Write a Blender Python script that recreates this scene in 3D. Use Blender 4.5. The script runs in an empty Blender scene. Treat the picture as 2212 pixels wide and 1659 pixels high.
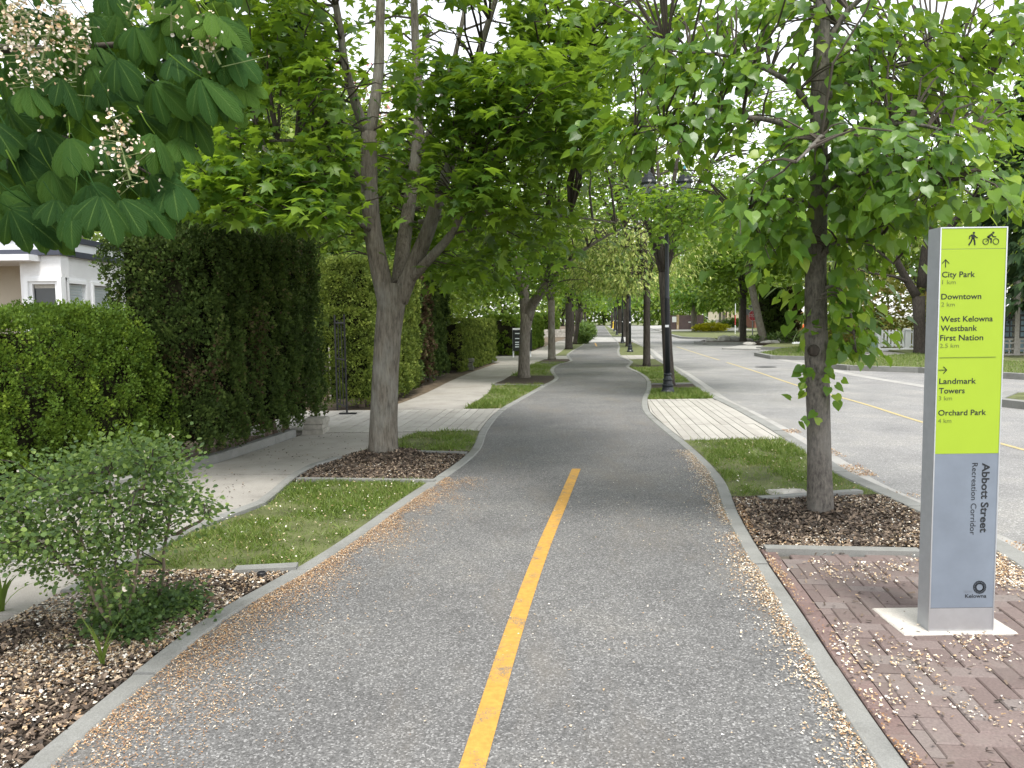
import bpy, math, random
import numpy as np
from mathutils import Matrix, Vector

scene = bpy.context.scene
col = scene.collection
rng = np.random.default_rng(7)

# ------------------------------------------------------------------ camera
CAM_H, FPX, CXP, CYP = 1.6, 1705.0, 1106.0, 829.5
PITCH, ROLL = math.radians(4.58), 0.013
_f = np.array([0, math.cos(PITCH), -math.sin(PITCH)])
_r0 = np.array([1.0, 0, 0])
_u0 = np.array([0, math.sin(PITCH), math.cos(PITCH)])
CR = _r0 * math.cos(ROLL) - _u0 * math.sin(ROLL)
CU = _u0 * math.cos(ROLL) + _r0 * math.sin(ROLL)
CAMP = np.array([0, 0, CAM_H])
cam = bpy.data.cameras.new('camera')
cam.sensor_width = 36
cam.lens = 36 * FPX / 2212
cam.clip_start, cam.clip_end = 0.05, 2000
camo = bpy.data.objects.new('camera', cam)
col.objects.link(camo)
M = Matrix(((CR[0], CU[0], -_f[0], 0), (CR[1], CU[1], -_f[1], 0), (CR[2], CU[2], -_f[2], CAM_H), (0, 0, 0, 1)))
camo.matrix_world = M
scene.camera = camo

# ------------------------------------------------------------------ world, sun, exposure
SUN_EL, SUN_AZ = math.radians(66), math.radians(165)      # azimuth clockwise from +Y
world = bpy.data.worlds.new('World')
scene.world = world
world.use_nodes = True
nt = world.node_tree
nt.nodes.clear()
sky = nt.nodes.new('ShaderNodeTexSky')
sky.sky_type = 'NISHITA'
sky.sun_disc = False
sky.sun_elevation, sky.sun_rotation = SUN_EL, SUN_AZ
sky.dust_density, sky.air_density, sky.ozone_density = 1.0, 1.0, 1.0
hsv = nt.nodes.new('ShaderNodeHueSaturation')            # thin even overcast: the sky is nearly grey-white
hsv.inputs['Saturation'].default_value = 0.18
hsv.inputs['Value'].default_value = 1.0
bg = nt.nodes.new('ShaderNodeBackground')
bg.inputs['Strength'].default_value = 0.15
wo = nt.nodes.new('ShaderNodeOutputWorld')
nt.links.new(sky.outputs[0], hsv.inputs['Color'])
nt.links.new(hsv.outputs[0], bg.inputs[0])
nt.links.new(bg.outputs[0], wo.inputs[0])
sl = bpy.data.lights.new('sun', 'SUN')
sl.energy, sl.angle, sl.color = 1.5, math.radians(14), (1.0, 0.96, 0.9)
so = bpy.data.objects.new('sun', sl)
col.objects.link(so)
sd = Vector((math.sin(SUN_AZ) * math.cos(SUN_EL), math.cos(SUN_AZ) * math.cos(SUN_EL), math.sin(SUN_EL)))
so.rotation_euler = sd.to_track_quat('Z', 'Y').to_euler()
vs = scene.view_settings
vs.view_transform, vs.look, vs.exposure, vs.gamma, vs.use_curve_mapping = 'Standard', 'None', 1.42, 1.0, False
cy = scene.cycles
cy.use_denoising = True
cy.max_bounces, cy.diffuse_bounces, cy.glossy_bounces, cy.transmission_bounces = 10, 5, 2, 6
cy.caustics_reflective = cy.caustics_refractive = False

# ------------------------------------------------------------------ geometry helpers
def ray(px, py):
    return _f + CR * ((px - CXP) / FPX) + CU * ((CYP - py) / FPX)
def G(px, py, z=0.0):                       # the ground point seen at a place in the photograph
    d = ray(px, py)
    return CAMP + d * ((z - CAM_H) / d[2])
def Q(px, py, Y):                           # the point at distance Y
    d = ray(px, py)
    return CAMP + d * (Y / d[1])
def proj(P):
    v = np.asarray(P, float) - CAMP
    w = v @ _f
    return CXP + FPX * (v @ CR) / w, CYP - FPX * (v @ CU) / w, w

def hash2(i, j, s=0):
    n = (i.astype(np.int64) * 374761393 + j.astype(np.int64) * 668265263 + s * 982451653) & 0x7fffffff
    n = ((n ^ (n >> 13)) * 1274126177) & 0x7fffffff
    return ((n ^ (n >> 16)) & 0xffff) / 65535.0
def vnoise(x, y, s=0):
    x, y = np.asarray(x, float), np.asarray(y, float)
    i, j = np.floor(x), np.floor(y)
    u, v = x - i, y - j
    u, v = u * u * (3 - 2 * u), v * v * (3 - 2 * v)
    a, b, c, d = hash2(i, j, s), hash2(i + 1, j, s), hash2(i, j + 1, s), hash2(i + 1, j + 1, s)
    return (a * (1 - u) + b * u) * (1 - v) + (c * (1 - u) + d * u) * v
def fbm(x, y, s=0):
    return (vnoise(x, y, s) + 0.5 * vnoise(x * 2.1, y * 2.1, s + 1) + 0.25 * vnoise(x * 4.3, y * 4.3, s + 2)) / 1.75

def worigin(o):
    p = np.zeros(3)
    while o is not None:
        p = p + np.array(o.location)
        o = o.parent
    return p

def tag(o, label=None, cat=None, group=None, kind=None):
    if label: o['label'] = label
    if cat: o['category'] = cat
    if group: o['group'] = group
    if kind: o['kind'] = kind
    return o
def thing(name, label, cat, loc=(0, 0, 0), group=None):
    o = bpy.data.objects.new(name, None)
    o.empty_display_size = 0.1
    col.objects.link(o)
    o.location = [float(v) for v in loc]
    return tag(o, label, cat, group)
def link(name, me, m, parent=None):
    o = bpy.data.objects.new(name, me)
    col.objects.link(o)
    if parent is not None: o.parent = parent
    if m is not None and not me.materials: me.materials.append(m)
    return o

class MB:
    def __init__(s):
        s.v, s.f = [], []
    def add(s, vs, fs):
        o = len(s.v)
        s.v.extend([tuple(float(c) for c in p) for p in vs])
        s.f.extend([tuple(int(i) + o for i in f) for f in fs])
        return s
    def box(s, x0, y0, z0, x1, y1, z1, ang=0.0, piv=None):
        vs = np.array([(x, y, z) for z in (z0, z1) for y in (y0, y1) for x in (x0, x1)], float)
        if ang:
            c, n = math.cos(ang), math.sin(ang)
            p = np.array(piv if piv is not None else ((x0 + x1) / 2, (y0 + y1) / 2, 0))
            w = vs - [p[0], p[1], 0]
            vs = np.stack([w[:, 0] * c - w[:, 1] * n + p[0], w[:, 0] * n + w[:, 1] * c + p[1], w[:, 2]], 1)
        return s.add(vs, [(0, 2, 3, 1), (4, 5, 7, 6), (0, 1, 5, 4), (2, 6, 7, 3), (0, 4, 6, 2), (1, 3, 7, 5)])
    def cbox(s, x0, y0, z0, x1, y1, z1, c=0.01, ang=0.0, piv=None):      # box with chamfered top edge
        vs = np.array([(x0, y0, z0), (x1, y0, z0), (x1, y1, z0), (x0, y1, z0), (x0, y0, z1 - c), (x1, y0, z1 - c), (x1, y1, z1 - c), (x0, y1, z1 - c),
                       (x0 + c, y0 + c, z1), (x1 - c, y0 + c, z1), (x1 - c, y1 - c, z1), (x0 + c, y1 - c, z1)], float)
        if ang:
            cc, n = math.cos(ang), math.sin(ang)
            p = np.array(piv if piv is not None else ((x0 + x1) / 2, (y0 + y1) / 2, 0))
            w = vs - [p[0], p[1], 0]
            vs = np.stack([w[:, 0] * cc - w[:, 1] * n + p[0], w[:, 0] * n + w[:, 1] * cc + p[1], w[:, 2]], 1)
        fs = [(8, 9, 10, 11)]
        for i in range(4):
            j = (i + 1) % 4
            fs += [(i, j, j + 4, i + 4), (i + 4, j + 4, j + 8, i + 8)]
        return s.add(vs, fs)
    def prism(s, pts, z0, z1):
        n = len(pts)
        a = sum(pts[i][0] * pts[(i + 1) % n][1] - pts[(i + 1) % n][0] * pts[i][1] for i in range(n))
        if a < 0: pts = pts[::-1]
        vs = [(p[0], p[1], z0) for p in pts] + [(p[0], p[1], z1) for p in pts]
        return s.add(vs, [tuple(range(n, 2 * n))] + [(i, (i + 1) % n, (i + 1) % n + n, i + n) for i in range(n)])
    def tube(s, pts, rad, n=8, cap=True):
        pts = np.asarray(pts, float)
        m = len(pts)
        rad = np.broadcast_to(np.asarray(rad, float), (m,)) if np.ndim(rad) == 0 else np.asarray(rad, float)
        t = np.gradient(pts, axis=0)
        t /= np.linalg.norm(t, axis=1)[:, None] + 1e-9
        ref = np.array([0, 1.0, 0]) if abs(t.mean(0)[1]) < 0.7 * np.linalg.norm(t.mean(0)) + 1e-9 else np.array([1.0, 0, 0])
        a = np.cross(t, ref); a /= np.linalg.norm(a, axis=1)[:, None] + 1e-9
        b = np.cross(t, a)
        th = np.arange(n) * 2 * math.pi / n
        V = pts[:, None] + rad[:, None, None] * (a[:, None] * np.cos(th)[None, :, None] + b[:, None] * np.sin(th)[None, :, None])
        fs = [(i * n + k, i * n + (k + 1) % n, (i + 1) * n + (k + 1) % n, (i + 1) * n + k) for i in range(m - 1) for k in range(n)]
        if cap: fs += [tuple(range(n - 1, -1, -1)), tuple(range((m - 1) * n, m * n))]
        return s.add(V.reshape(-1, 3), fs)
    def lathe(s, prof, c=(0, 0, 0), n=20):
        c = np.array(c, float)
        V, th = [], np.arange(n) * 2 * math.pi / n
        for r, z in prof:
            V += [(c[0] + r * math.cos(a), c[1] + r * math.sin(a), c[2] + z) for a in th]
        fs = [(i * n + k, i * n + (k + 1) % n, (i + 1) * n + (k + 1) % n, (i + 1) * n + k) for i in range(len(prof) - 1) for k in range(n)]
        fs += [tuple(range(n - 1, -1, -1)), tuple(range((len(prof) - 1) * n, len(prof) * n))]
        return s.add(V, fs)
    def obj(s, name, m, parent=None, smooth=False, label=None, kind=None):
        me = bpy.data.meshes.new(name)
        o3 = worigin(parent) if parent is not None else np.zeros(3)
        me.from_pydata([(v[0] - o3[0], v[1] - o3[1], v[2] - o3[2]) for v in s.v], [], s.f)
        if smooth: me.polygons.foreach_set('use_smooth', [True] * len(me.polygons))
        me.update()
        o = link(name, me, m, parent)
        return tag(o, label, None, None, kind)

def fast(name, V, F, m, parent=None, rnd=None, kind=None, label=None, smooth=False):
    V, F = np.asarray(V, np.float32), np.asarray(F, np.int32)
    if parent is not None: V = V - worigin(parent).astype(np.float32)
    me = bpy.data.meshes.new(name)
    q = F.shape[1]
    me.vertices.add(len(V)); me.vertices.foreach_set('co', V.ravel())
    me.loops.add(F.size); me.loops.foreach_set('vertex_index', F.ravel())
    me.polygons.add(len(F))
    me.polygons.foreach_set('loop_start', np.arange(0, F.size, q, dtype=np.int32))
    if smooth: me.polygons.foreach_set('use_smooth', np.ones(len(F), bool))
    if rnd is not None:
        at = me.attributes.new('rnd', 'FLOAT', 'POINT')
        at.data.foreach_set('value', np.asarray(rnd, np.float32))
    me.update(calc_edges=True)
    o = link(name, me, m, parent)
    return tag(o, label, None, None, kind)

def nrm(a):
    return a / (np.linalg.norm(a, axis=-1, keepdims=True) + 1e-9)
def frames(d, up):                          # columns x, y=d (tip), z ~ up
    d = nrm(d)
    x = nrm(np.cross(d, up))
    z = np.cross(x, d)
    return np.stack([x, d, z], -1)
def place(tv, tf, P, R, S):
    n, k = len(P), len(tv)
    V = np.einsum('nij,kj->nki', R, tv) * np.reshape(S, (n, 1, 1)) + P[:, None]
    F = tf[None] + (np.arange(n) * k)[:, None, None]
    return V.reshape(-1, 3), F.reshape(-1, tf.shape[1])
def scatter(name, tmpl, P, R, S, m, parent=None, kind='stuff', rnd=None, label=None):
    tv, tf = tmpl
    V, F = place(tv, tf, P, R, S)
    if rnd is None: rnd = rng.random(len(P))
    return fast(name, V, F, m, parent, np.repeat(rnd, len(tv)), kind, label)

# ------------------------------------------------------------------ materials
def nodes(name):
    m = bpy.data.materials.new(name)
    m.use_nodes = True
    t = m.node_tree
    p = t.nodes['Principled BSDF']
    return m, t, p
def N(t, typ, **kw):
    n = t.nodes.new('ShaderNode' + typ)
    for k, v in kw.items():
        if k in n.inputs: n.inputs[k].default_value = v
        else: setattr(n, k, v)
    return n
def ramp(t, fac, stops):
    r = N(t, 'ValToRGB')
    while len(r.color_ramp.elements) < len(stops): r.color_ramp.elements.new(0.5)
    for e, (p, c) in zip(r.color_ramp.elements, stops):
        e.position, e.color = p, (*c, 1)
    t.links.new(fac, r.inputs[0])
    return r.outputs[0]
def geo(t, scale=(1, 1, 1)):
    g = N(t, 'NewGeometry')
    mp = N(t, 'Mapping')
    mp.inputs['Scale'].default_value = scale
    t.links.new(g.outputs['Position'], mp.inputs[0])
    return mp.outputs[0]
def noise(t, vec, scale, detail=4, rough=0.6):
    n = N(t, 'TexNoise')
    n.inputs['Scale'].default_value, n.inputs['Detail'].default_value, n.inputs['Roughness'].default_value = scale, detail, rough
    t.links.new(vec, n.inputs['Vector'])
    return n.outputs[0]
def mix(t, fac, a, b, mode='MIX'):
    x = N(t, 'MixRGB', blend_type=mode)
    for i, v in zip((0, 1, 2), (fac, a, b)):
        if isinstance(v, bpy.types.NodeSocket): t.links.new(v, x.inputs[i])
        else: x.inputs[i].default_value = v if i == 0 else (*v, 1)
    return x.outputs[0]
def bump(t, p, h, strength=0.3, dist=0.01):
    b = N(t, 'Bump')
    b.inputs['Strength'].default_value, b.inputs['Distance'].default_value = strength, dist
    t.links.new(h, b.inputs['Height'])
    t.links.new(b.outputs[0], p.inputs['Normal'])
def simple(name, c, rough=0.6, metal=0.0, var=0.12, scale=6.0, bumps=0.0, bscale=60, spec=0.4, stretch=(1, 1, 1)):
    m, t, p = nodes(name)
    v = geo(t, stretch)
    n = noise(t, v, scale)
    lo, hi = [max(0, x * (1 - var)) for x in c], [min(1, x * (1 + var)) for x in c]
    t.links.new(ramp(t, n, [(0.3, lo), (0.7, hi)]), p.inputs['Base Color'])
    p.inputs['Roughness'].default_value, p.inputs['Metallic'].default_value = rough, metal
    p.inputs['Specular IOR Level'].default_value = spec
    if bumps: bump(t, p, noise(t, v, bscale, 6), bumps, 0.01)
    return m
def leafmat(name, stops, trans=(0.22, 0.38, 0.05), tf=0.4, rough=0.42, spec=0.35, veins=False, patch=0.0):
    m, t, p = nodes(name)
    a = N(t, 'Attribute', attribute_name='rnd')
    fac = a.outputs['Fac']
    if patch:                                # large-scale drift of leaf age across a crown
        nn = noise(t, geo(t), 1.1, 2)
        mr = N(t, 'Math', operation='MULTIPLY_ADD')
        t.links.new(nn, mr.inputs[0]); mr.inputs[1].default_value = patch; mr.inputs[2].default_value = -patch * 0.5
        ad = N(t, 'Math', operation='ADD', use_clamp=True)
        t.links.new(mr.outputs[0], ad.inputs[0]); t.links.new(fac, ad.inputs[1])
        fac = ad.outputs[0]
    c = ramp(t, fac, stops)
    t.links.new(c, p.inputs['Base Color'])
    p.inputs['Roughness'].default_value, p.inputs['Specular IOR Level'].default_value = rough, spec
    tr = N(t, 'BsdfTranslucent')
    t.links.new(mix(t, 0.6, c, trans), tr.inputs[0])
    ms = N(t, 'MixShader')
    ms.inputs[0].default_value = tf
    t.links.new(p.outputs[0], ms.inputs[1]); t.links.new(tr.outputs[0], ms.inputs[2])
    t.links.new(ms.outputs[0], t.nodes['Material Output'].inputs[0])
    return m
def asphalt(name, base, agg_scale=150, dirt=(0.2, 0.16, 0.12), sp=1.0):
    m, t, p = nodes(name)
    v = geo(t)
    vo = N(t, 'TexVoronoi'); vo.inputs['Scale'].default_value = agg_scale
    t.links.new(v, vo.inputs['Vector'])
    sep = N(t, 'SeparateColor'); t.links.new(vo.outputs['Color'], sep.inputs[0])
    k = [x * base for x in (1, 0.985, 0.96)]
    stone = ramp(t, sep.outputs[0], [(0.0, [x * (1 - 0.5 * sp) for x in k]), (0.45, k), (0.8, [x * (1 + 0.35 * sp) for x in k]), (1.0, [min(.75, x * (1 + 1.9 * sp)) for x in k])])
    big = noise(t, v, 0.7, 7, 0.7)
    c = mix(t, 1.0, stone, ramp(t, big, [(0.3, (0.74, 0.74, 0.75)), (0.52, (1, 1, 1)), (0.72, (1.25, 1.22, 1.16))]), 'MULTIPLY')
    st = noise(t, geo(t, (1.6, 0.5, 1)), 0.8, 6, 0.7)
    c = mix(t, ramp(t, st, [(0.5, (0, 0, 0)), (0.75, (0.7, 0.7, 0.7))]), c, dirt)
    t.links.new(c, p.inputs['Base Color'])
    p.inputs['Roughness'].default_value, p.inputs['Specular IOR Level'].default_value = 0.85, 0.3
    bump(t, p, sep.outputs[1], 0.5, 0.004)
    return m
def concrete(name, c, stain=(0.5, 0.47, 0.42), sc=3.0):
    m, t, p = nodes(name)
    v = geo(t)
    a = ramp(t, noise(t, v, sc, 7, 0.7), [(0.25, [x * 0.72 for x in c]), (0.5, c), (0.8, [x * 1.15 for x in c])])
    fine = ramp(t, noise(t, v, 160, 3), [(0.3, (0.8, 0.8, 0.8)), (0.7, (1.15, 1.15, 1.15))])
    a = mix(t, 1.0, a, fine, 'MULTIPLY')
    a = mix(t, ramp(t, noise(t, v, 0.7, 6, 0.7), [(0.5, (0, 0, 0)), (0.75, (0.6, 0.6, 0.6))]), a, [x * y for x, y in zip(c, stain)])
    t.links.new(a, p.inputs['Base Color'])
    p.inputs['Roughness'].default_value = 0.85
    bump(t, p, noise(t, v, 220, 4), 0.25, 0.004)
    return m
def barkmat(name, lo, hi, vert=0.2, sc=30, bs=1.0, blotch=(0.3, 0.3, 0.27)):
    m, t, p = nodes(name)
    v = geo(t, (1, 1, vert))
    n = noise(t, v, sc, 7, 0.7)
    f = noise(t, geo(t, (1, 1, vert * .6)), sc * 2.1, 5, 0.65)
    h = mix(t, 0.45, n, f)
    c = ramp(t, h, [(0.36, [x * .75 for x in lo]), (0.47, [x * .6 + y * .4 for x, y in zip(lo, hi)]), (0.62, hi)])
    n = h
    c = mix(t, ramp(t, noise(t, geo(t, (1, 1, 0.6)), 3.5, 5), [(0.5, (0, 0, 0)), (0.7, (0.5, 0.5, 0.5))]), c, blotch)
    t.links.new(c, p.inputs['Base Color'])
    p.inputs['Roughness'].default_value = 0.9
    p.inputs['Specular IOR Level'].default_value = 0.2
    bump(t, p, n, bs, 0.03)
    return m
def rndmat(name, stops, rough=0.8):
    m, t, p = nodes(name)
    a = N(t, 'Attribute', attribute_name='rnd')
    t.links.new(ramp(t, a.outputs['Fac'], stops), p.inputs['Base Color'])
    p.inputs['Roughness'].default_value = rough
    return m
def instmat(name, stops, rough=0.85, grain=0.2, gs=90):       # colour differs from piece to piece
    m, t, p = nodes(name)
    oi = N(t, 'ObjectInfo')
    c = ramp(t, oi.outputs['Random'], stops)
    v = geo(t)
    c = mix(t, 1.0, c, ramp(t, noise(t, v, gs, 4), [(0.3, (1 - grain,) * 3), (0.7, (1 + grain,) * 3)]), 'MULTIPLY')
    c = mix(t, ramp(t, noise(t, v, 2.2, 6, 0.7), [(0.48, (0, 0, 0)), (0.75, (0.55, 0.55, 0.55))]), c, (0.2, 0.18, 0.155))
    t.links.new(c, p.inputs['Base Color'])
    p.inputs['Roughness'].default_value = rough
    bump(t, p, noise(t, v, 150, 5), 0.3, 0.004)
    return m

def wornpaint(name, c, under):
    m, t, p = nodes(name)
    v = geo(t)
    a = ramp(t, noise(t, v, 30, 5), [(0.3, [x * .78 for x in c]), (0.7, [x * 1.12 for x in c])])
    w = mix(t, 0.5, ramp(t, noise(t, v, 170, 3), [(0.3, (0, 0, 0)), (0.75, (1, 1, 1))]), ramp(t, noise(t, v, 6, 5, .7), [(0.35, (0, 0, 0)), (0.7, (1, 1, 1))]))
    t.links.new(mix(t, ramp(t, w, [(0.52, (0, 0, 0)), (0.68, (.85, .85, .85))]), a, under), p.inputs['Base Color'])
    p.inputs['Roughness'].default_value = 0.75
    bump(t, p, noise(t, v, 190, 3), 0.5, 0.004)
    return m
def veined(m):
    t = m.node_tree
    p = t.nodes['Principled BSDF']
    ax, ay = N(t, 'Attribute', attribute_name='lx'), N(t, 'Attribute', attribute_name='ly')
    ab = N(t, 'Math', operation='ABSOLUTE'); t.links.new(ax.outputs['Fac'], ab.inputs[0])
    ph = N(t, 'Math', operation='MULTIPLY_ADD'); t.links.new(ab.outputs[0], ph.inputs[0]); ph.inputs[1].default_value = -0.22; t.links.new(ay.outputs['Fac'], ph.inputs[2])
    k = N(t, 'Math', operation='MULTIPLY'); t.links.new(ph.outputs[0], k.inputs[0]); k.inputs[1].default_value = 82.0
    s = N(t, 'Math', operation='SINE'); t.links.new(k.outputs[0], s.inputs[0])
    h = N(t, 'MapRange'); t.links.new(s.outputs[0], h.inputs['Value']); h.inputs['From Min'].default_value = -1
    rib = N(t, 'MapRange'); t.links.new(ab.outputs[0], rib.inputs['Value']); rib.inputs['From Max'].default_value = 0.09; rib.inputs['To Min'].default_value = 1; rib.inputs['To Max'].default_value = 0
    bump(t, p, h.outputs[0], 0.4, 0.005)
    src = p.inputs['Base Color'].links[0].from_socket
    vein = ramp(t, s.outputs[0], [(0.0, (0.93, 0.93, 0.93)), (0.8, (1, 1, 1)), (1.0, (1.12, 1.11, 1.06))])
    c = mix(t, 1.0, src, vein, 'MULTIPLY')
    c = mix(t, rib.outputs[0], c, (0.09, 0.16, 0.04))
    t.links.new(c, p.inputs['Base Color'])
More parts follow.
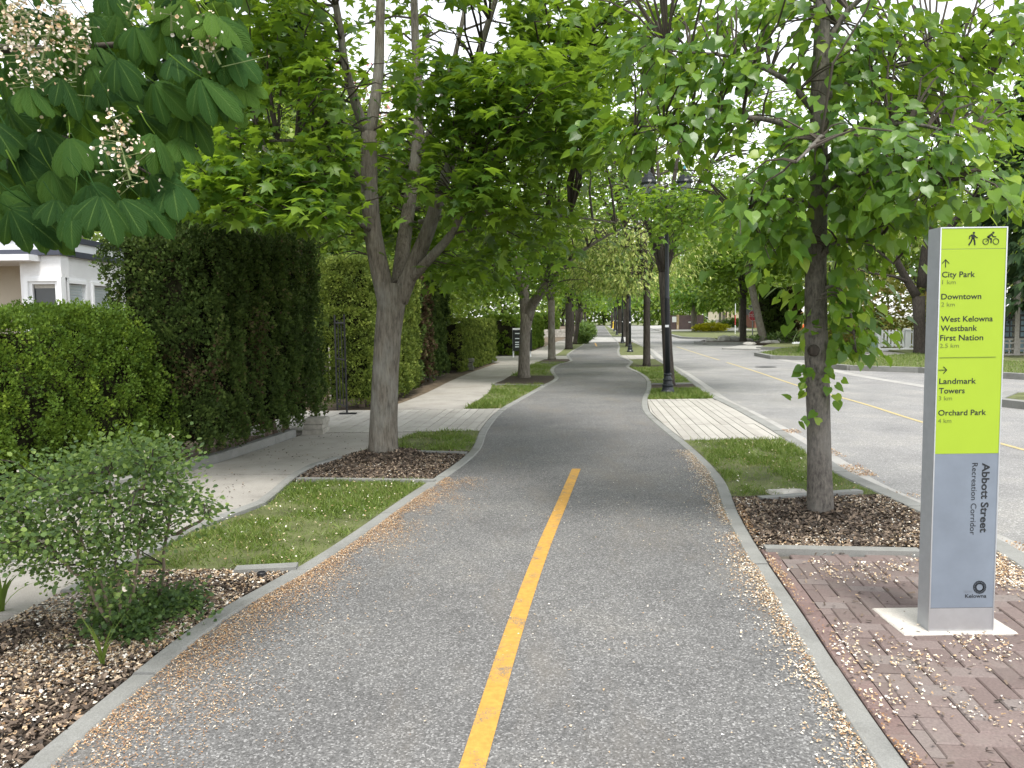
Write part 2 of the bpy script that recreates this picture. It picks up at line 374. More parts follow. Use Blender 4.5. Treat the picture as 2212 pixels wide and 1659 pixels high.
MT = dict(
    path=asphalt('path_asphalt', 0.14, 135, (0.175, 0.155, 0.13), 0.75),
    road=asphalt('road_asphalt', 0.235, 110, (0.26, 0.25, 0.23), 0.45),
    kerb=concrete('kerb_concrete', (0.24, 0.24, 0.225)),
    slab=concrete('slab_concrete', (0.33, 0.31, 0.28), (0.6, 0.56, 0.5), 2.0),
    joint=simple('joint_dirt', (0.12, 0.105, 0.085), 0.95),
    apron=concrete('apron_concrete', (0.36, 0.35, 0.33)),
    strip=instmat('strip_paver', [(0, (0.35, 0.33, 0.295)), (0.5, (0.385, 0.365, 0.33)), (1, (0.42, 0.4, 0.36))], grain=0.12),
    brick=instmat('brick_paver', [(0, (0.135, 0.1, 0.091)), (0.35, (0.165, 0.123, 0.112)), (0.7, (0.185, 0.142, 0.13)), (1, (0.19, 0.16, 0.148))]),
    soldier=instmat('border_paver', [(0, (0.15, 0.1, 0.09)), (1, (0.19, 0.132, 0.12))]),
    mulch=simple('mulch_soil', (0.055, 0.04, 0.028), 0.95, var=0.5, scale=25, bumps=1.0, bscale=70),
    soil=simple('garden_soil', (0.12, 0.09, 0.06), 0.95, var=0.4, scale=8, bumps=0.8, bscale=40),
    lawn=simple('lawn_turf', (0.12, 0.135, 0.05), 0.95, var=0.4, scale=2.5, bumps=0.9, bscale=120),
    grass=leafmat('grass_blade', [(0, (0.095, 0.14, 0.025)), (0.6, (0.15, 0.22, 0.04)), (0.9, (0.22, 0.28, 0.06)), (1, (0.36, 0.31, 0.14))], (0.2, 0.35, 0.04), 0.3, patch=0.5),
    yellow=wornpaint('yellow_line_paint', (0.52, 0.285, 0.055), (0.14, 0.135, 0.125)),
    paleyellow=simple('faded_line_paint', (0.44, 0.36, 0.18), 0.7, var=0.25, scale=30),
    bark_m=barkmat('maple_bark', (0.085, 0.072, 0.058), (0.25, 0.225, 0.185)),
    bark_l=barkmat('linden_bark', (0.06, 0.055, 0.05), (0.2, 0.18, 0.155), 0.5, 30, 0.6, (0.24, 0.225, 0.2)),
    bark_d=barkmat('dark_bark', (0.03, 0.026, 0.022), (0.095, 0.08, 0.068), blotch=(0.1, 0.09, 0.08)),
    twig=simple('twig_bark', (0.07, 0.058, 0.045), 0.9),
    maple=leafmat('maple_leaf', [(0, (0.03, 0.078, 0.013)), (0.45, (0.066, 0.14, 0.02)), (0.85, (0.125, 0.22, 0.028)), (1, (0.2, 0.3, 0.035))], (0.36, 0.54, 0.03), 0.5, patch=0.8),
    linden=leafmat('linden_leaf', [(0, (0.034, 0.095, 0.017)), (0.45, (0.08, 0.18, 0.027)), (0.85, (0.16, 0.285, 0.036)), (1, (0.31, 0.42, 0.05))], (0.36, 0.54, 0.03), 0.46, 0.36, 0.45, patch=0.7),
    lime=leafmat('flowering_linden_leaf', [(0, (0.07, 0.14, 0.025)), (0.35, (0.15, 0.24, 0.045)), (0.6, (0.36, 0.44, 0.1)), (1, (0.68, 0.7, 0.26))], (0.5, 0.6, 0.15), 0.42, patch=0.7),
    back=leafmat('garden_tree_leaf', [(0, (0.05, 0.1, 0.018)), (0.5, (0.12, 0.2, 0.036)), (1, (0.3, 0.38, 0.08))], (0.4, 0.55, 0.05), 0.46, patch=0.9),
    gold=leafmat('golden_leaf', [(0, (0.32, 0.36, 0.03)), (0.5, (0.62, 0.58, 0.03)), (1, (0.78, 0.72, 0.06))], (0.6, 0.6, 0.05), 0.3),
    rustleaf=leafmat('rust_green_leaf', [(0, (0.1, 0.11, 0.03)), (0.6, (0.22, 0.24, 0.05)), (1, (0.35, 0.2, 0.08))], (0.4, 0.4, 0.06), 0.35),
    pink=leafmat('pink_blossom', [(0, (0.6, 0.2, 0.2)), (1, (0.75, 0.35, 0.33))], (0.8, 0.4, 0.35), 0.3),
    conifer=leafmat('spruce_needle', [(0, (0.018, 0.04, 0.016)), (0.6, (0.035, 0.07, 0.025)), (1, (0.07, 0.12, 0.04))], (0.08, 0.14, 0.03), 0.15, 0.6, 0.2),
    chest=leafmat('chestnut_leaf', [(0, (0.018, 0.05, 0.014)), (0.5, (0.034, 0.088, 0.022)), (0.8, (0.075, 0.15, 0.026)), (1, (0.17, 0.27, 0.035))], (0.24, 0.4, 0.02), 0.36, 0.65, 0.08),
    stalk=simple('green_stalk', (0.16, 0.2, 0.07), 0.6),
    blossom=rndmat('chestnut_blossom', [(0, (0.62, 0.42, 0.22)), (0.3, (0.75, 0.58, 0.4)), (0.65, (0.85, 0.75, 0.62)), (1, (0.88, 0.84, 0.76))]),
    petal=rndmat('fallen_petal', [(0, (0.33, 0.2, 0.1)), (0.3, (0.52, 0.37, 0.22)), (0.6, (0.68, 0.56, 0.4)), (0.85, (0.8, 0.74, 0.64)), (1, (0.85, 0.83, 0.78))]),
    rust=rndmat('rusty_litter', [(0, (0.22, 0.11, 0.05)), (0.5, (0.4, 0.23, 0.11)), (0.8, (0.55, 0.38, 0.2)), (1, (0.8, 0.72, 0.6))]),
    chip=rndmat('mulch_chip', [(0, (0.03, 0.023, 0.017)), (0.45, (0.085, 0.06, 0.043)), (0.8, (0.17, 0.125, 0.09)), (1, (0.33, 0.25, 0.18))]),
    cedar_l=leafmat('cedar_light', [(0, (0.055, 0.105, 0.015)), (0.5, (0.1, 0.17, 0.02)), (1, (0.19, 0.27, 0.03))], (0.22, 0.33, 0.03), 0.25, 0.6, 0.2, patch=0.35),
    cedar_d=leafmat('cedar_dark', [(0, (0.036, 0.06, 0.015)), (0.5, (0.078, 0.125, 0.028)), (0.9, (0.135, 0.19, 0.042)), (1, (0.18, 0.17, 0.07))], (0.08, 0.14, 0.03), 0.18, 0.65, 0.2, patch=0.4),
    cedar_y=leafmat('cedar_yellow', [(0, (0.06, 0.095, 0.02)), (0.5, (0.155, 0.21, 0.04)), (1, (0.32, 0.37, 0.08))], (0.3, 0.4, 0.06), 0.3, 0.6, 0.2, patch=0.5),
    cedar_b=leafmat('cedar_dry', [(0, (0.045, 0.03, 0.016)), (0.5, (0.085, 0.058, 0.032)), (1, (0.19, 0.145, 0.09))], (0.2, 0.12, 0.05), 0.2, 0.7, 0.15),
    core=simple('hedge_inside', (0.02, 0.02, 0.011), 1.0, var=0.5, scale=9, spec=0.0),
    stem=simple('cedar_stem', (0.23, 0.18, 0.135), 0.9, var=0.35, scale=18, bumps=0.6, stretch=(1, 1, 0.2)),
    bushleaf=leafmat('shrub_leaf', [(0, (0.04, 0.08, 0.03)), (0.45, (0.1, 0.17, 0.06)), (0.8, (0.2, 0.3, 0.08)), (1, (0.36, 0.47, 0.13))], (0.3, 0.45, 0.08), 0.38, 0.5),
    shrub=leafmat('garden_shrub_leaf', [(0, (0.05, 0.1, 0.025)), (0.6, (0.1, 0.18, 0.04)), (1, (0.2, 0.28, 0.07))], (0.3, 0.42, 0.08), 0.35),
    silver=simple('brushed_aluminium', (0.55, 0.56, 0.58), 0.42, 0.85, 0.05, 20),
    silverside=simple('anodised_aluminium', (0.4, 0.42, 0.44), 0.5, 0.35, 0.06, 20),
    signyellow=simple('sign_yellow_green', (0.3, 0.42, 0.022), 0.5, var=0.02),
    signgrey=simple('sign_blue_grey', (0.175, 0.203, 0.243), 0.42, var=0.11, scale=4.5),
    ink=simple('sign_ink', (0.012, 0.014, 0.016), 0.6),
    ink2=simple('sign_thin_ink', (0.13, 0.17, 0.03), 0.6),
    ink3=simple('sign_faint_ink', (0.2, 0.22, 0.25), 0.6),
    pad=concrete('pad_concrete', (0.62, 0.58, 0.52)),
    black=simple('black_enamel', (0.014, 0.017, 0.022), 0.35, 0.0, 0.2, spec=0.5),
    iron=simple('black_iron', (0.02, 0.02, 0.022), 0.5),
    teal=simple('teal_cap', (0.02, 0.22, 0.32), 0.4),
    white=simple('white_paint', (0.78, 0.79, 0.8), 0.6, var=0.04, scale=2),
    stucco=simple('white_stucco', (0.74, 0.74, 0.745), 0.9, var=0.06, scale=1.5, bumps=0.5, bscale=40),
    beige=simple('beige_stucco', (0.5, 0.45, 0.37), 0.9, var=0.06, scale=2, bumps=0.4, bscale=60),
    navy=simple('slate_trim', (0.05, 0.055, 0.075), 0.6),
    blind=simple('blind_slat', (0.6, 0.66, 0.68), 0.6, var=0.03),
    cream=simple('cream_render', (0.72, 0.64, 0.46), 0.85, var=0.06),
    brickwall=simple('red_brick_wall', (0.3, 0.13, 0.09), 0.9, var=0.25, scale=14),
    hoard=simple('brown_screen', (0.12, 0.085, 0.085), 0.9, var=0.2, scale=1.2),
    timber=simple('pale_timber', (0.5, 0.36, 0.2), 0.8, var=0.2, scale=10),
    weathered=simple('weathered_timber', (0.34, 0.32, 0.28), 0.9, var=0.2, scale=12),
    rock=simple('pale_rock', (0.46, 0.44, 0.41), 0.9, var=0.35, scale=3, bumps=0.8, bscale=12),
    wallstone=simple('wall_stone', (0.44, 0.41, 0.37), 0.9, var=0.3, scale=5, bumps=0.7, bscale=18),
    hydr=simple('yellow_enamel', (0.75, 0.5, 0.03), 0.5),
    orange=simple('orange_plastic', (0.75, 0.16, 0.03), 0.5),
    red=simple('red_sign', (0.55, 0.04, 0.06), 0.5),
    moss=simple('mossy_block', (0.11, 0.11, 0.085), 0.95, var=0.35, scale=8, bumps=0.6),
    green=simple('green_box_paint', (0.2, 0.3, 0.22), 0.5),
    steel=simple('galvanised_steel', (0.35, 0.36, 0.37), 0.5, 0.5),
    roof=simple('grey_roof', (0.14, 0.14, 0.15), 0.9, var=0.2),
    blackboard=simple('black_sign_board', (0.015, 0.018, 0.02), 0.5),
    teal2=simple('teal_cladding', (0.16, 0.24, 0.27), 0.7),
)
veined(MT['chest'])
gm, gt, gp = nodes('window_glass')
gp.inputs['Base Color'].default_value = (0.02, 0.024, 0.028, 1)
gp.inputs['Roughness'].default_value = 0.06
MT['glass'] = gm
gm2, gt2, gp2 = nodes('clear_lamp_glass')
gp2.inputs['Base Color'].default_value = (0.3, 0.33, 0.33, 1)
gp2.inputs['Roughness'].default_value = 0.25
gp2.inputs['Transmission Weight'].default_value = 0.6
MT['lampglass'] = gm2
# ------------------------------------------------------------------ boundary lines of the street, as x(Y)
class Line:
    def __init__(s, pts, z=0.0, near=None, far=None):
        P = np.array([G(a, b, z)[:2] for a, b in pts])
        P = P[np.argsort(P[:, 1])]
        if near is not None: P = np.vstack([np.array(near, float), P])
        if far is not None: P = np.vstack([P, np.array(far, float)])
        s.Y, s.X = P[:, 1], P[:, 0]
        h = np.diff(s.Y); d = np.diff(s.X) / h
        m = np.zeros(len(P)); m[0], m[-1] = d[0], d[-1]
        m[1:-1] = (d[:-1] * h[1:] + d[1:] * h[:-1]) / (h[:-1] + h[1:])
        s.m = m
    def __call__(s, y):
        y = np.asarray(y, float)
        i = np.clip(np.searchsorted(s.Y, y) - 1, 0, len(s.Y) - 2)
        h = s.Y[i + 1] - s.Y[i]
        t = np.clip((y - s.Y[i]) / h, 0, 1)
        r = ((1 + 2 * t) * (1 - t) ** 2 * s.X[i] + t * (1 - t) ** 2 * h * s.m[i] + t * t * (3 - 2 * t) * s.X[i + 1] + t * t * (t - 1) * h * s.m[i + 1])
        r = np.where(y < s.Y[0], s.X[0] + s.m[0] * (y - s.Y[0]), r)
        return np.where(y > s.Y[-1], s.X[-1] + s.m[-1] * (y - s.Y[-1]), r)
class Off:
    def __init__(s, l, d): s.l, s.d = l, d
    def __call__(s, y): return s.l(y) + s.d

KW = 0.115
PL = Line([(110, 1659), (300, 1492), (493, 1336), (662, 1238), (884, 1086), (1034, 976), (1054, 930), (1091, 886), (1134, 860), (1181, 833), (1206, 818), (1199, 806), (1196, 798),
           (1210, 788), (1236, 781), (1234, 775), (1229, 768), (1237, 760), (1258, 748), (1267, 740), (1271, 726), (1277, 715)], near=[(-1.72, -6), (-1.7, 1.0)])
PR = Line([(1891, 1659), (1675, 1306), (1595, 1173), (1563, 1106), (1543, 1046), (1475, 966), (1432, 930), (1390, 890), (1386, 866), (1396, 840), (1391, 816), (1371, 803), (1352, 793), (1361, 783),
           (1337, 770), (1333, 761), (1335, 750), (1332, 740), (1319, 726), (1311, 714)], near=[(1.05, -6), (1.2, 1.0)])
SR = Line([(290, 1205), (430, 1135), (547, 1093), (587, 1063), (633, 1026), (683, 1003), (737, 988), (857, 950), (917, 928), (1011, 878), (1057, 846), (1066, 830), (1087, 820), (1144, 790), (1167, 780), (1201, 766), (1225, 748), (1240, 735), (1252, 720)],
          near=[(-3.3, -6), (-3.0, 2.0)])
SL = Line([(420, 1016), (650, 940), (720, 915), (854, 875), (984, 818), (1021, 803), (1056, 791), (1104, 775), (1184, 746), (1215, 733), (1235, 718)], near=[(-4.9, -6), (-4.55, 3.0), (-4.2, 6.5)])
# kerb of the road: boulevard side edge of the kerb
RL = Line([(2212, 1234), (2155, 1194), (1968, 1100), (1798, 1020), (1745, 983), (1688, 945), (1565, 873), (1532, 857), (1495, 829), (1455, 799), (1413, 774), (1403, 762), (1388, 749), (1373, 742), (1348, 725), (1328, 714)],
          near=[(2.3, -6), (2.62, 2.5)])
RZ = -0.12

def ys(a, b):
    o = [a]
    while o[-1] < b:
        o.append(min(b, o[-1] + max(0.16, 0.022 * max(1, o[-1]))))
    return np.array(o)
def sheet(name, L, R, a, b, z, m, kind='structure', parent=None, nx=1, amp=0.0, af=3.0, seed=0, thick=0.0):
    Y = ys(a, b)
    u = np.linspace(0, 1, nx + 1)
    xl, xr = L(Y), R(Y)
    X = xl[:, None] * (1 - u) + xr[:, None] * u
    YY = np.repeat(Y[:, None], nx + 1, 1)
    Z = np.full_like(X, z)
    if amp: Z = Z + (fbm(X * af, YY * af, seed) - 0.5) * amp * 2
    V = np.stack([X, YY, Z], -1).reshape(-1, 3)
    n = nx + 1
    i = np.arange(len(Y) - 1)[:, None] * n + np.arange(nx)[None]
    F = np.stack([i, i + 1, i + n + 1, i + n], -1).reshape(-1, 4)
    return fast(name, V, F, m, parent, None, kind)

def poly(name, pts, z0, z1, m, kind='structure', parent=None, label=None):
    return MB().prism([tuple(p[:2]) for p in pts], z0, z1).obj(name, m, parent, label=label, kind=kind)
def gp(pts, z=0.0): return [G(a, b, z) for a, b in pts]

# base ground to the horizon, soil of the boulevard, asphalt of the road and of the path
MB().add([(-500, -60, -0.4), (500, -60, -0.4), (500, 900, -0.4), (-500, 900, -0.4)], [(0, 1, 2, 3)]).obj('ground', MT['lawn'], kind='structure')
Yv = ys(-6, 260)
vv = [(-60, -6, -0.03)] + [(float(RL(y)) + 0.02, float(y), -0.03) for y in Yv] + [(-60, 260, -0.03)]
MB().prism([v[:2] for v in vv], -0.38, -0.03).obj('verge_ground', MT['soil'], kind='structure')
def far_right(y): return np.where(np.asarray(y) < 75, 45.0, RL(y) + 9)
sheet('road', Off(RL, 0.02), far_right, -6, 240, RZ, MT['road'], nx=6)
sheet('bike_path', PL, PR, -6, 220, 0.0, MT['path'], nx=8)

# yellow centre line of the path
pth = Line([(1020, 1659), (1098, 1400), (1167, 1200), (1217, 1080), (1245, 1013)], near=[(-0.5, 0.3)])
sheet('path_centre_line', Off(pth, -0.048), Off(pth, 0.048), 0.6, float(G(1245, 1013)[1]), 0.004, MT['yellow'])
p2 = Line([(1290, 750), (1284, 738)])
sheet('far_path_line', Off(p2, -0.05), Off(p2, 0.05), float(G(0 + 1290, 748)[1]), float(G(1284, 741)[1]), 0.004, MT['yellow'])
# thin yellow line of the road, with its gap
rc = Line([(2212, 972), (2160, 958), (1985, 910), (1871, 874), (1733, 836), (1640, 805), (1570, 783), (1521, 768), (1468, 751), (1430, 738), (1395, 725)], RZ)
sheet('road_centre_line', Off(rc, -0.04), Off(rc, 0.04), 5.5, float(G(1570, 783, RZ)[1]), RZ + 0.004, MT['paleyellow'])
sheet('road_centre_line', Off(rc, -0.04), Off(rc, 0.04), float(G(1554, 778, RZ)[1]), float(G(1460, 749, RZ)[1]), RZ + 0.004, MT['paleyellow'])

# kerbs: stones as parts
def kerb(name, L, w, a, b, z0, z1, m=MT['kerb'], length=1.5, near_end=28, seed=0):
    root = sheet(name, Off(L, min(0, w)), Off(L, max(0, w)), near_end, b, z1, m) if b > near_end else None
    if root is None:
        root = sheet(name, Off(L, min(0, w) + .02), Off(L, max(0, w) - .02), a, b, z0 + 0.02, MT['joint'])
    r = np.random.default_rng(seed)
    y = a
    while y < min(b, near_end) - 0.1:
        y1 = min(y + length, min(b, near_end))
        Y = np.linspace(y + 0.006, y1 - 0.006, 6)
        l, rr = L(Y) + min(0, w), L(Y) + max(0, w)
        dz = r.uniform(-0.004, 0.004)
        V, F = [], []
        for i, yy in enumerate(Y):
            c = 0.012
            V += [(l[i], yy, z0), (l[i], yy, z1 + dz - c), (l[i] + c, yy, z1 + dz), (rr[i] - c, yy, z1 + dz), (rr[i], yy, z1 + dz - c), (rr[i], yy, z0)]
        for i in range(5):
            for k in range(5): F.append((i * 6 + k, (i + 1) * 6 + k, (i + 1) * 6 + k + 1, i * 6 + k + 1))
        F += [(0, 1, 2, 3, 4, 5), tuple(range(35, 29, -1))]
        MB().add(V, F).obj('kerb_stone', m, root)
        y = y1
    return root
kerb('path_kerb', PL, -KW, -1, 200, -0.1, 0.012, seed=1)
kerb('path_kerb', PR, KW, -1, 200, -0.1, 0.012, seed=2)
kerb('road_kerb', RL, 0.17, -1, 200, -0.3, 0.014, seed=3)
sheet('road_gutter', Off(RL, 0.17), Off(RL, 0.5), -4, 200, RZ + 0.004, MT['apron'])

# sidewalk: slabs on a joint-coloured bed
pv = sheet('pavement', SL, SR, -3, 200, -0.012, MT['joint'], nx=2)
def slabs(parent, L, R, a, b, step, z, m, nm='slab', gap=0.008, seed=0):
    r = np.random.default_rng(seed)
    y = a
    while y < b - 0.05:
        y1 = min(b, y + step)
        Y = np.linspace(y + gap, y1 - gap, 5)
        l, rr = L(Y) + 0.004, R(Y) - 0.004
        dz = r.uniform(-0.004, 0.003)
        V = [(l[i], Y[i], z + dz) for i in range(5)] + [(rr[i], Y[i], z + dz) for i in range(4, -1, -1)]
        MB().prism([v[:2] for v in V], z - 0.08, z + dz).obj(nm, m, parent)
        y = y1
Y_D0, Y_D1 = 11.45, 14.35                      # left driveway crossing
slabs(pv, SL, SR, -1.0, Y_D0, 1.55, 0.004, MT['slab'], seed=4)
slabs(pv, SL, SR, Y_D1, 60, 1.55, 0.004, MT['slab'], seed=5)
# raised concrete lip along the sidewalk by the near lawn
lip = kerb('lawn_edging', SR, 0.09, 4.6, 9.2, -0.08, 0.035, seed=6, length=2.3)
lip2 = kerb('hedge_edging', Off(SL, -0.02), -0.12, 5.5, Y_D0 - 0.3, -0.08, 0.1, seed=7, length=2.5)

# strips of the driveways, laid along the street
def strips(name, L, R, a, b, cross, w, z, seed):
    root = sheet(name, L, R, a, b, -0.012, MT['joint'], nx=2)
    r = np.random.default_rng(seed)
    slope = 0.09
    cuts = [a] + list(cross) + [b]
    for c0, c1 in zip(cuts[:-1], cuts[1:]):
        ym = (c0 + c1) / 2
        x0, x1 = float(L(np.linspace(a, b, 12)).min()), float(R(np.linspace(a, b, 12)).max())
        x = x0 - 0.5
        while x < x1 + 0.2:
            q = []
            for yy in (c0 + 0.006, ym, c1 - 0.006):
                s0 = x + slope * (yy - a) + 0.006; s1 = s0 + w - 0.009
                l, rr = float(L(yy)) + .004, float(R(yy)) - .004
                q.append((min(max(s0, l), rr), max(min(s1, rr), l), yy))
            if q[1][1] - q[1][0] > 0.025:
                pts = [(p[0], p[2]) for p in q] + [(p[1], p[2]) for p in q[::-1]]
                MB().prism(pts, z - 0.06, z + r.uniform(-0.003, 0.003)).obj('paver', MT['strip'], root)
            x += w
    return root
strips('driveway', Off(SL, -2.6), Off(PL, -KW), Y_D0, Y_D1, [12.9], 0.15, 0.006, 11)
YR0, YR1 = float(G(1580, 950)[1]), float(G(1500, 862)[1])
strips('driveway', Off(PR, KW), RL, YR0, YR1, [YR0 + 1.5, YR1 - 0.35], 0.125, 0.006, 12)
YF0, YF1 = float(G(1370, 776)[1]), float(G(1370, 767.5)[1])
strips('driveway', Off(PR, KW), RL, YF0, YF1, [], 0.3, 0.006, 13)
sheet('driveway', SR, Off(PL, -KW), float(G(1200, 776)[1]), float(G(1200, 769)[1]), 0.003, MT['slab'])
sheet('driveway', Off(SL, -6), SL, 26.5 + 4, 36, 0.0, MT['slab'])
sheet('path_crossing', PL, RL, float(G(1300, 739)[1]), float(G(1300, 728)[1]), 0.005, MT['apron'], nx=4)

# planting strips: mulch beds and lawns of the boulevard
SRe, PLe, PRe = Off(SR, 0.09), Off(PL, -KW), Off(PR, KW)
def gY(y, x=1106): return float(G(x, y)[1])
YA = gY(1232, 560)                              # strip at the end of the shrub bed
YM0, YM1 = gY(1039, 790), gY(977, 930)          # mulch round the first maple
bedA = sheet('planting_bed', SR, PLe, -2, YA, -0.012, MT['mulch'], nx=10, amp=0.014, af=6, seed=3)
sheet('lawn', SRe, PLe, YA - .01, YM0, 0.0, MT['lawn'], nx=6, amp=0.012, af=3, seed=4)
sheet('planting_bed', SRe, PLe, YM0, YM1, -0.004, MT['mulch'], nx=8, amp=0.016, af=5, seed=5)
sheet('lawn', SR, PLe, YM1 + .05, Y_D0, 0.0, MT['lawn'], nx=6, amp=0.01, seed=6)
YC0 = gY(831, 1120); YC1 = gY(812, 1150)
sheet('lawn', SR, PLe, Y_D1, YC0, 0.0, MT['lawn'], nx=5, seed=7)
sheet('planting_bed', SR, PLe, YC0, YC1, 0.0, MT['mulch'], nx=5, amp=0.02, af=4, seed=8)
YL3 = gY(783, 1200)
sheet('lawn', SR, PLe, YC1, YL3, 0.0, MT['lawn'], nx=4)
sheet('planting_bed', SR, PLe, YL3, YL3 + 3.5, 0.002, MT['mulch'], nx=4)
sheet('lawn', SR, PLe, gY(768.5, 1200), 80, 0.0, MT['lawn'], nx=3)
YP1 = gY(1194, 1820)                            # end of the sign plaza
YN1 = gY(1074, 1750)                            # end of the linden mulch
sheet('planting_bed', PRe, RL, YP1 + 0.09, YN1, -0.004, MT['mulch'], nx=8, amp=0.012, af=6, seed=9)
sheet('lawn', PRe, RL, YN1 + 0.08, YR0, 0.0, MT['lawn'], nx=6, amp=0.008, seed=10)
YQ0, YQ1 = gY(841, 1450), gY(829, 1450)
sheet('lawn', PRe, RL, YR1, YQ0, 0.0, MT['lawn'], nx=5)
sheet('planting_bed', PRe, RL, YQ0, YQ1, 0.0, MT['mulch'], nx=5, amp=0.015, af=5)
YS0, YS1 = gY(793, 1380), gY(789, 1380)
sheet('lawn', PRe, RL, YQ1, YS0, 0.0, MT['lawn'], nx=4)
sheet('planting_bed', PRe, RL, YS0, YS1, 0.0, MT['mulch'], nx=3)
sheet('lawn', PRe, RL, YS1, YF0, 0.0, MT['lawn'], nx=3)
sheet('lawn', PRe, RL, YF1, gY(741, 1350), 0.0, MT['lawn'], nx=3)
sheet('lawn', PRe, RL, gY(727, 1330), 200, 0.0, MT['lawn'], nx=2)
# concrete cross bars between lawn and mulch
def bar(x0, y0, x1, y1, w=0.09, z=0.03):
    p, q = G(x0, y0), G(x1, y1)
    d = nrm((q - p)[:2]); n = np.array([-d[1], d[0]]) * w
    a, b = p[:2], q[:2]
    r = MB()
    r.prism([tuple(a), tuple(b), tuple(b + n), tuple(a + n)], -0.08, z)
    return r.obj('edging_bar', MT['kerb'], kind='structure')
bar(505, 1243, 640, 1236, 0.1, 0.035); bar(640, 1040, 938, 1044, 0.075); bar(862, 979, 1006, 983, 0.08); bar(1061, 832, 1176, 834)
bar(1655, 1194, 1992, 1201, 0.095); bar(1648, 1083, 1865, 1067, 0.09); bar(1407, 831, 1496, 829.5)
bar(1167, 785, 1215, 786)
# broad low concrete step beside the shrub bed
MB().prism([tuple(p[:2]) for p in gp([(0, 1330), (175, 1326), (215, 1290), (0, 1262)])], -0.08, 0.012).obj('concrete_step', MT['slab'], kind='structure')

# sign plaza: herringbone pavers with a soldier border
plaza = sheet('paver_plaza', PRe, RL, -3, YP1, -0.02, MT['joint'], nx=2)
MB_me = MB().cbox(-0.0985, -0.0485, -0.06, 0.0985, 0.0485, 0.0, 0.006)
bm0 = bpy.data.meshes.new('paver'); bm0.from_pydata(MB_me.v, [], MB_me.f); bm0.materials.append(MT['brick'])
bm1 = bpy.data.meshes.new('border_paver'); bm1.from_pydata(MB_me.v, [], MB_me.f); bm1.materials.append(MT['soldier'])
PAD = (1.95, 3.84, 2.52, 4.2)
rb = np.random.default_rng(21)
def lay(x, y, ang, me, nm, parent=plaza):
    o = link(nm, me, None, parent)
    o.location = (x, y, rb.uniform(-0.003, 0.003) + 0.002)
    o.rotation_euler = (rb.normal(0, .008), rb.normal(0, .008), ang + rb.normal(0, .01))
n_pv = 0
B = 0.1
cands = []
for i in range(-5, 40):
    for j in range(-10, 40):
        k = (i - j) % 4
        if k == 0: cands.append(((i + 1) * B, (j + .5) * B, 0.0))          # lies across: cells (i,j),(i+1,j)
        if k == 3: cands.append(((i + .5) * B, (j + 1) * B, math.pi / 2))   # lies along: cells (i,j),(i,j+1)
ca, sa = math.cos(-0.12), math.sin(-0.12)
for (a, b, ang) in cands:
    x, y = 1.0 + a * ca - b * sa, 2.3 + a * sa + b * ca
    if y < 2.2 or y > YP1 - 0.05: continue
    if PAD[0] + .06 < x < PAD[2] - .06 and PAD[1] + .06 < y < PAD[3] - .06: continue
    xl, xr = float(PRe(y)) + 0.112, float(RL(y)) - 0.004
    if xl + .1 < x < xr - .1:
        lay(x, y, ang - 0.12, bm0, 'paver')
    elif xl - .08 < x < xr + .08:               # bricks cut to the border
        c_, s_ = math.cos(ang - .12), math.sin(ang - .12)
        q = [(x + u * c_ - v * s_, y + u * s_ + v * c_) for u, v in ((-.0975, -.0475), (.0975, -.0475), (.0975, .0475), (-.0975, .0475))]
        for fn, sg in ((Off(PRe, .112), 1), (Off(RL, -.004), -1)):
            out = []
            for i in range(len(q)):
                A, B_ = q[i], q[(i + 1) % len(q)]
                da, db = sg * (A[0] - float(fn(A[1]))), sg * (B_[0] - float(fn(B_[1])))
                if da >= 0: out.append(A)
                if da * db < 0: out.append((A[0] + (B_[0] - A[0]) * da / (da - db), A[1] + (B_[1] - A[1]) * da / (da - db)))
            q = out
            if len(q) < 3: break
        if len(q) >= 3:
            MB().prism(q, -.06, .001).obj('paver', MT['brick'], plaza)
y = 2.3
while y < YP1 - 0.1:
    xa, xb = float(PRe(y)), float(PRe(y + 0.2))
    lay((xa + xb) / 2 + 0.06, y + 0.1, math.atan2(0.2, xb - xa), bm1, 'border_paver')
    y += 0.203
MB().cbox(*PAD[:2], -0.1, *PAD[2:], 0.012, 0.008).obj('concrete_pad', MT['pad'], kind='structure')

# right side of the street: lawns, islands and drives behind their kerbs
def kerbed(name, pts, m, zt=0.0, kw=0.22, face=None):
    P = [tuple(p[:2]) for p in gp(pts)]
    o = poly(name, P, -0.3, zt, m)
    if face:
        for (i, j) in face:
            a, b = np.array(P[i]), np.array(P[j])
            d = nrm(b - a); n = np.array([d[1], -d[0]])
            if np.dot(n, a - np.mean(P, axis=0)) < 0: n = -n
            e = -d * 0.02
            MB().prism([tuple(a + e), tuple(b - e), tuple(b - e + n * kw), tuple(a + e + n * kw)], -0.3, zt + 0.02).obj('kerb_stone', MT['kerb'], o)
    return o
bgd = [G(1640, 738), G(1744, 746), G(1871, 748), G(1967, 763), G(2060, 771), G(2212, 781), np.array([60, 26, 0]), np.array([110, 60, 0]), np.array([110, 240, 0]), np.array([60, 240, 0]), G(1640, 713.5)]
poly('garden_ground', bgd, -0.3, -0.01, MT['lawn'])
poly('garden_ground', [G(1447, 719.5), G(1403, 708), np.array([float(RL(190)) + 9, 190, 0]), np.array([90, 240, 0]), G(1640, 713), G(1570, 714), G(1500, 716)], -0.3, -0.012, MT['apron'])
L1_ = kerbed('corner_lawn', [(1448, 721), (1457, 724), (1475, 728), (1500, 729.5), (1535, 730), (1610, 732), (1640, 734), (1640, 713.6), (1594, 714), (1507, 716), (1452, 715.5)], MT['lawn'], 0.02, 0.25, [(0, 1), (1, 2), (2, 3), (3, 4)])
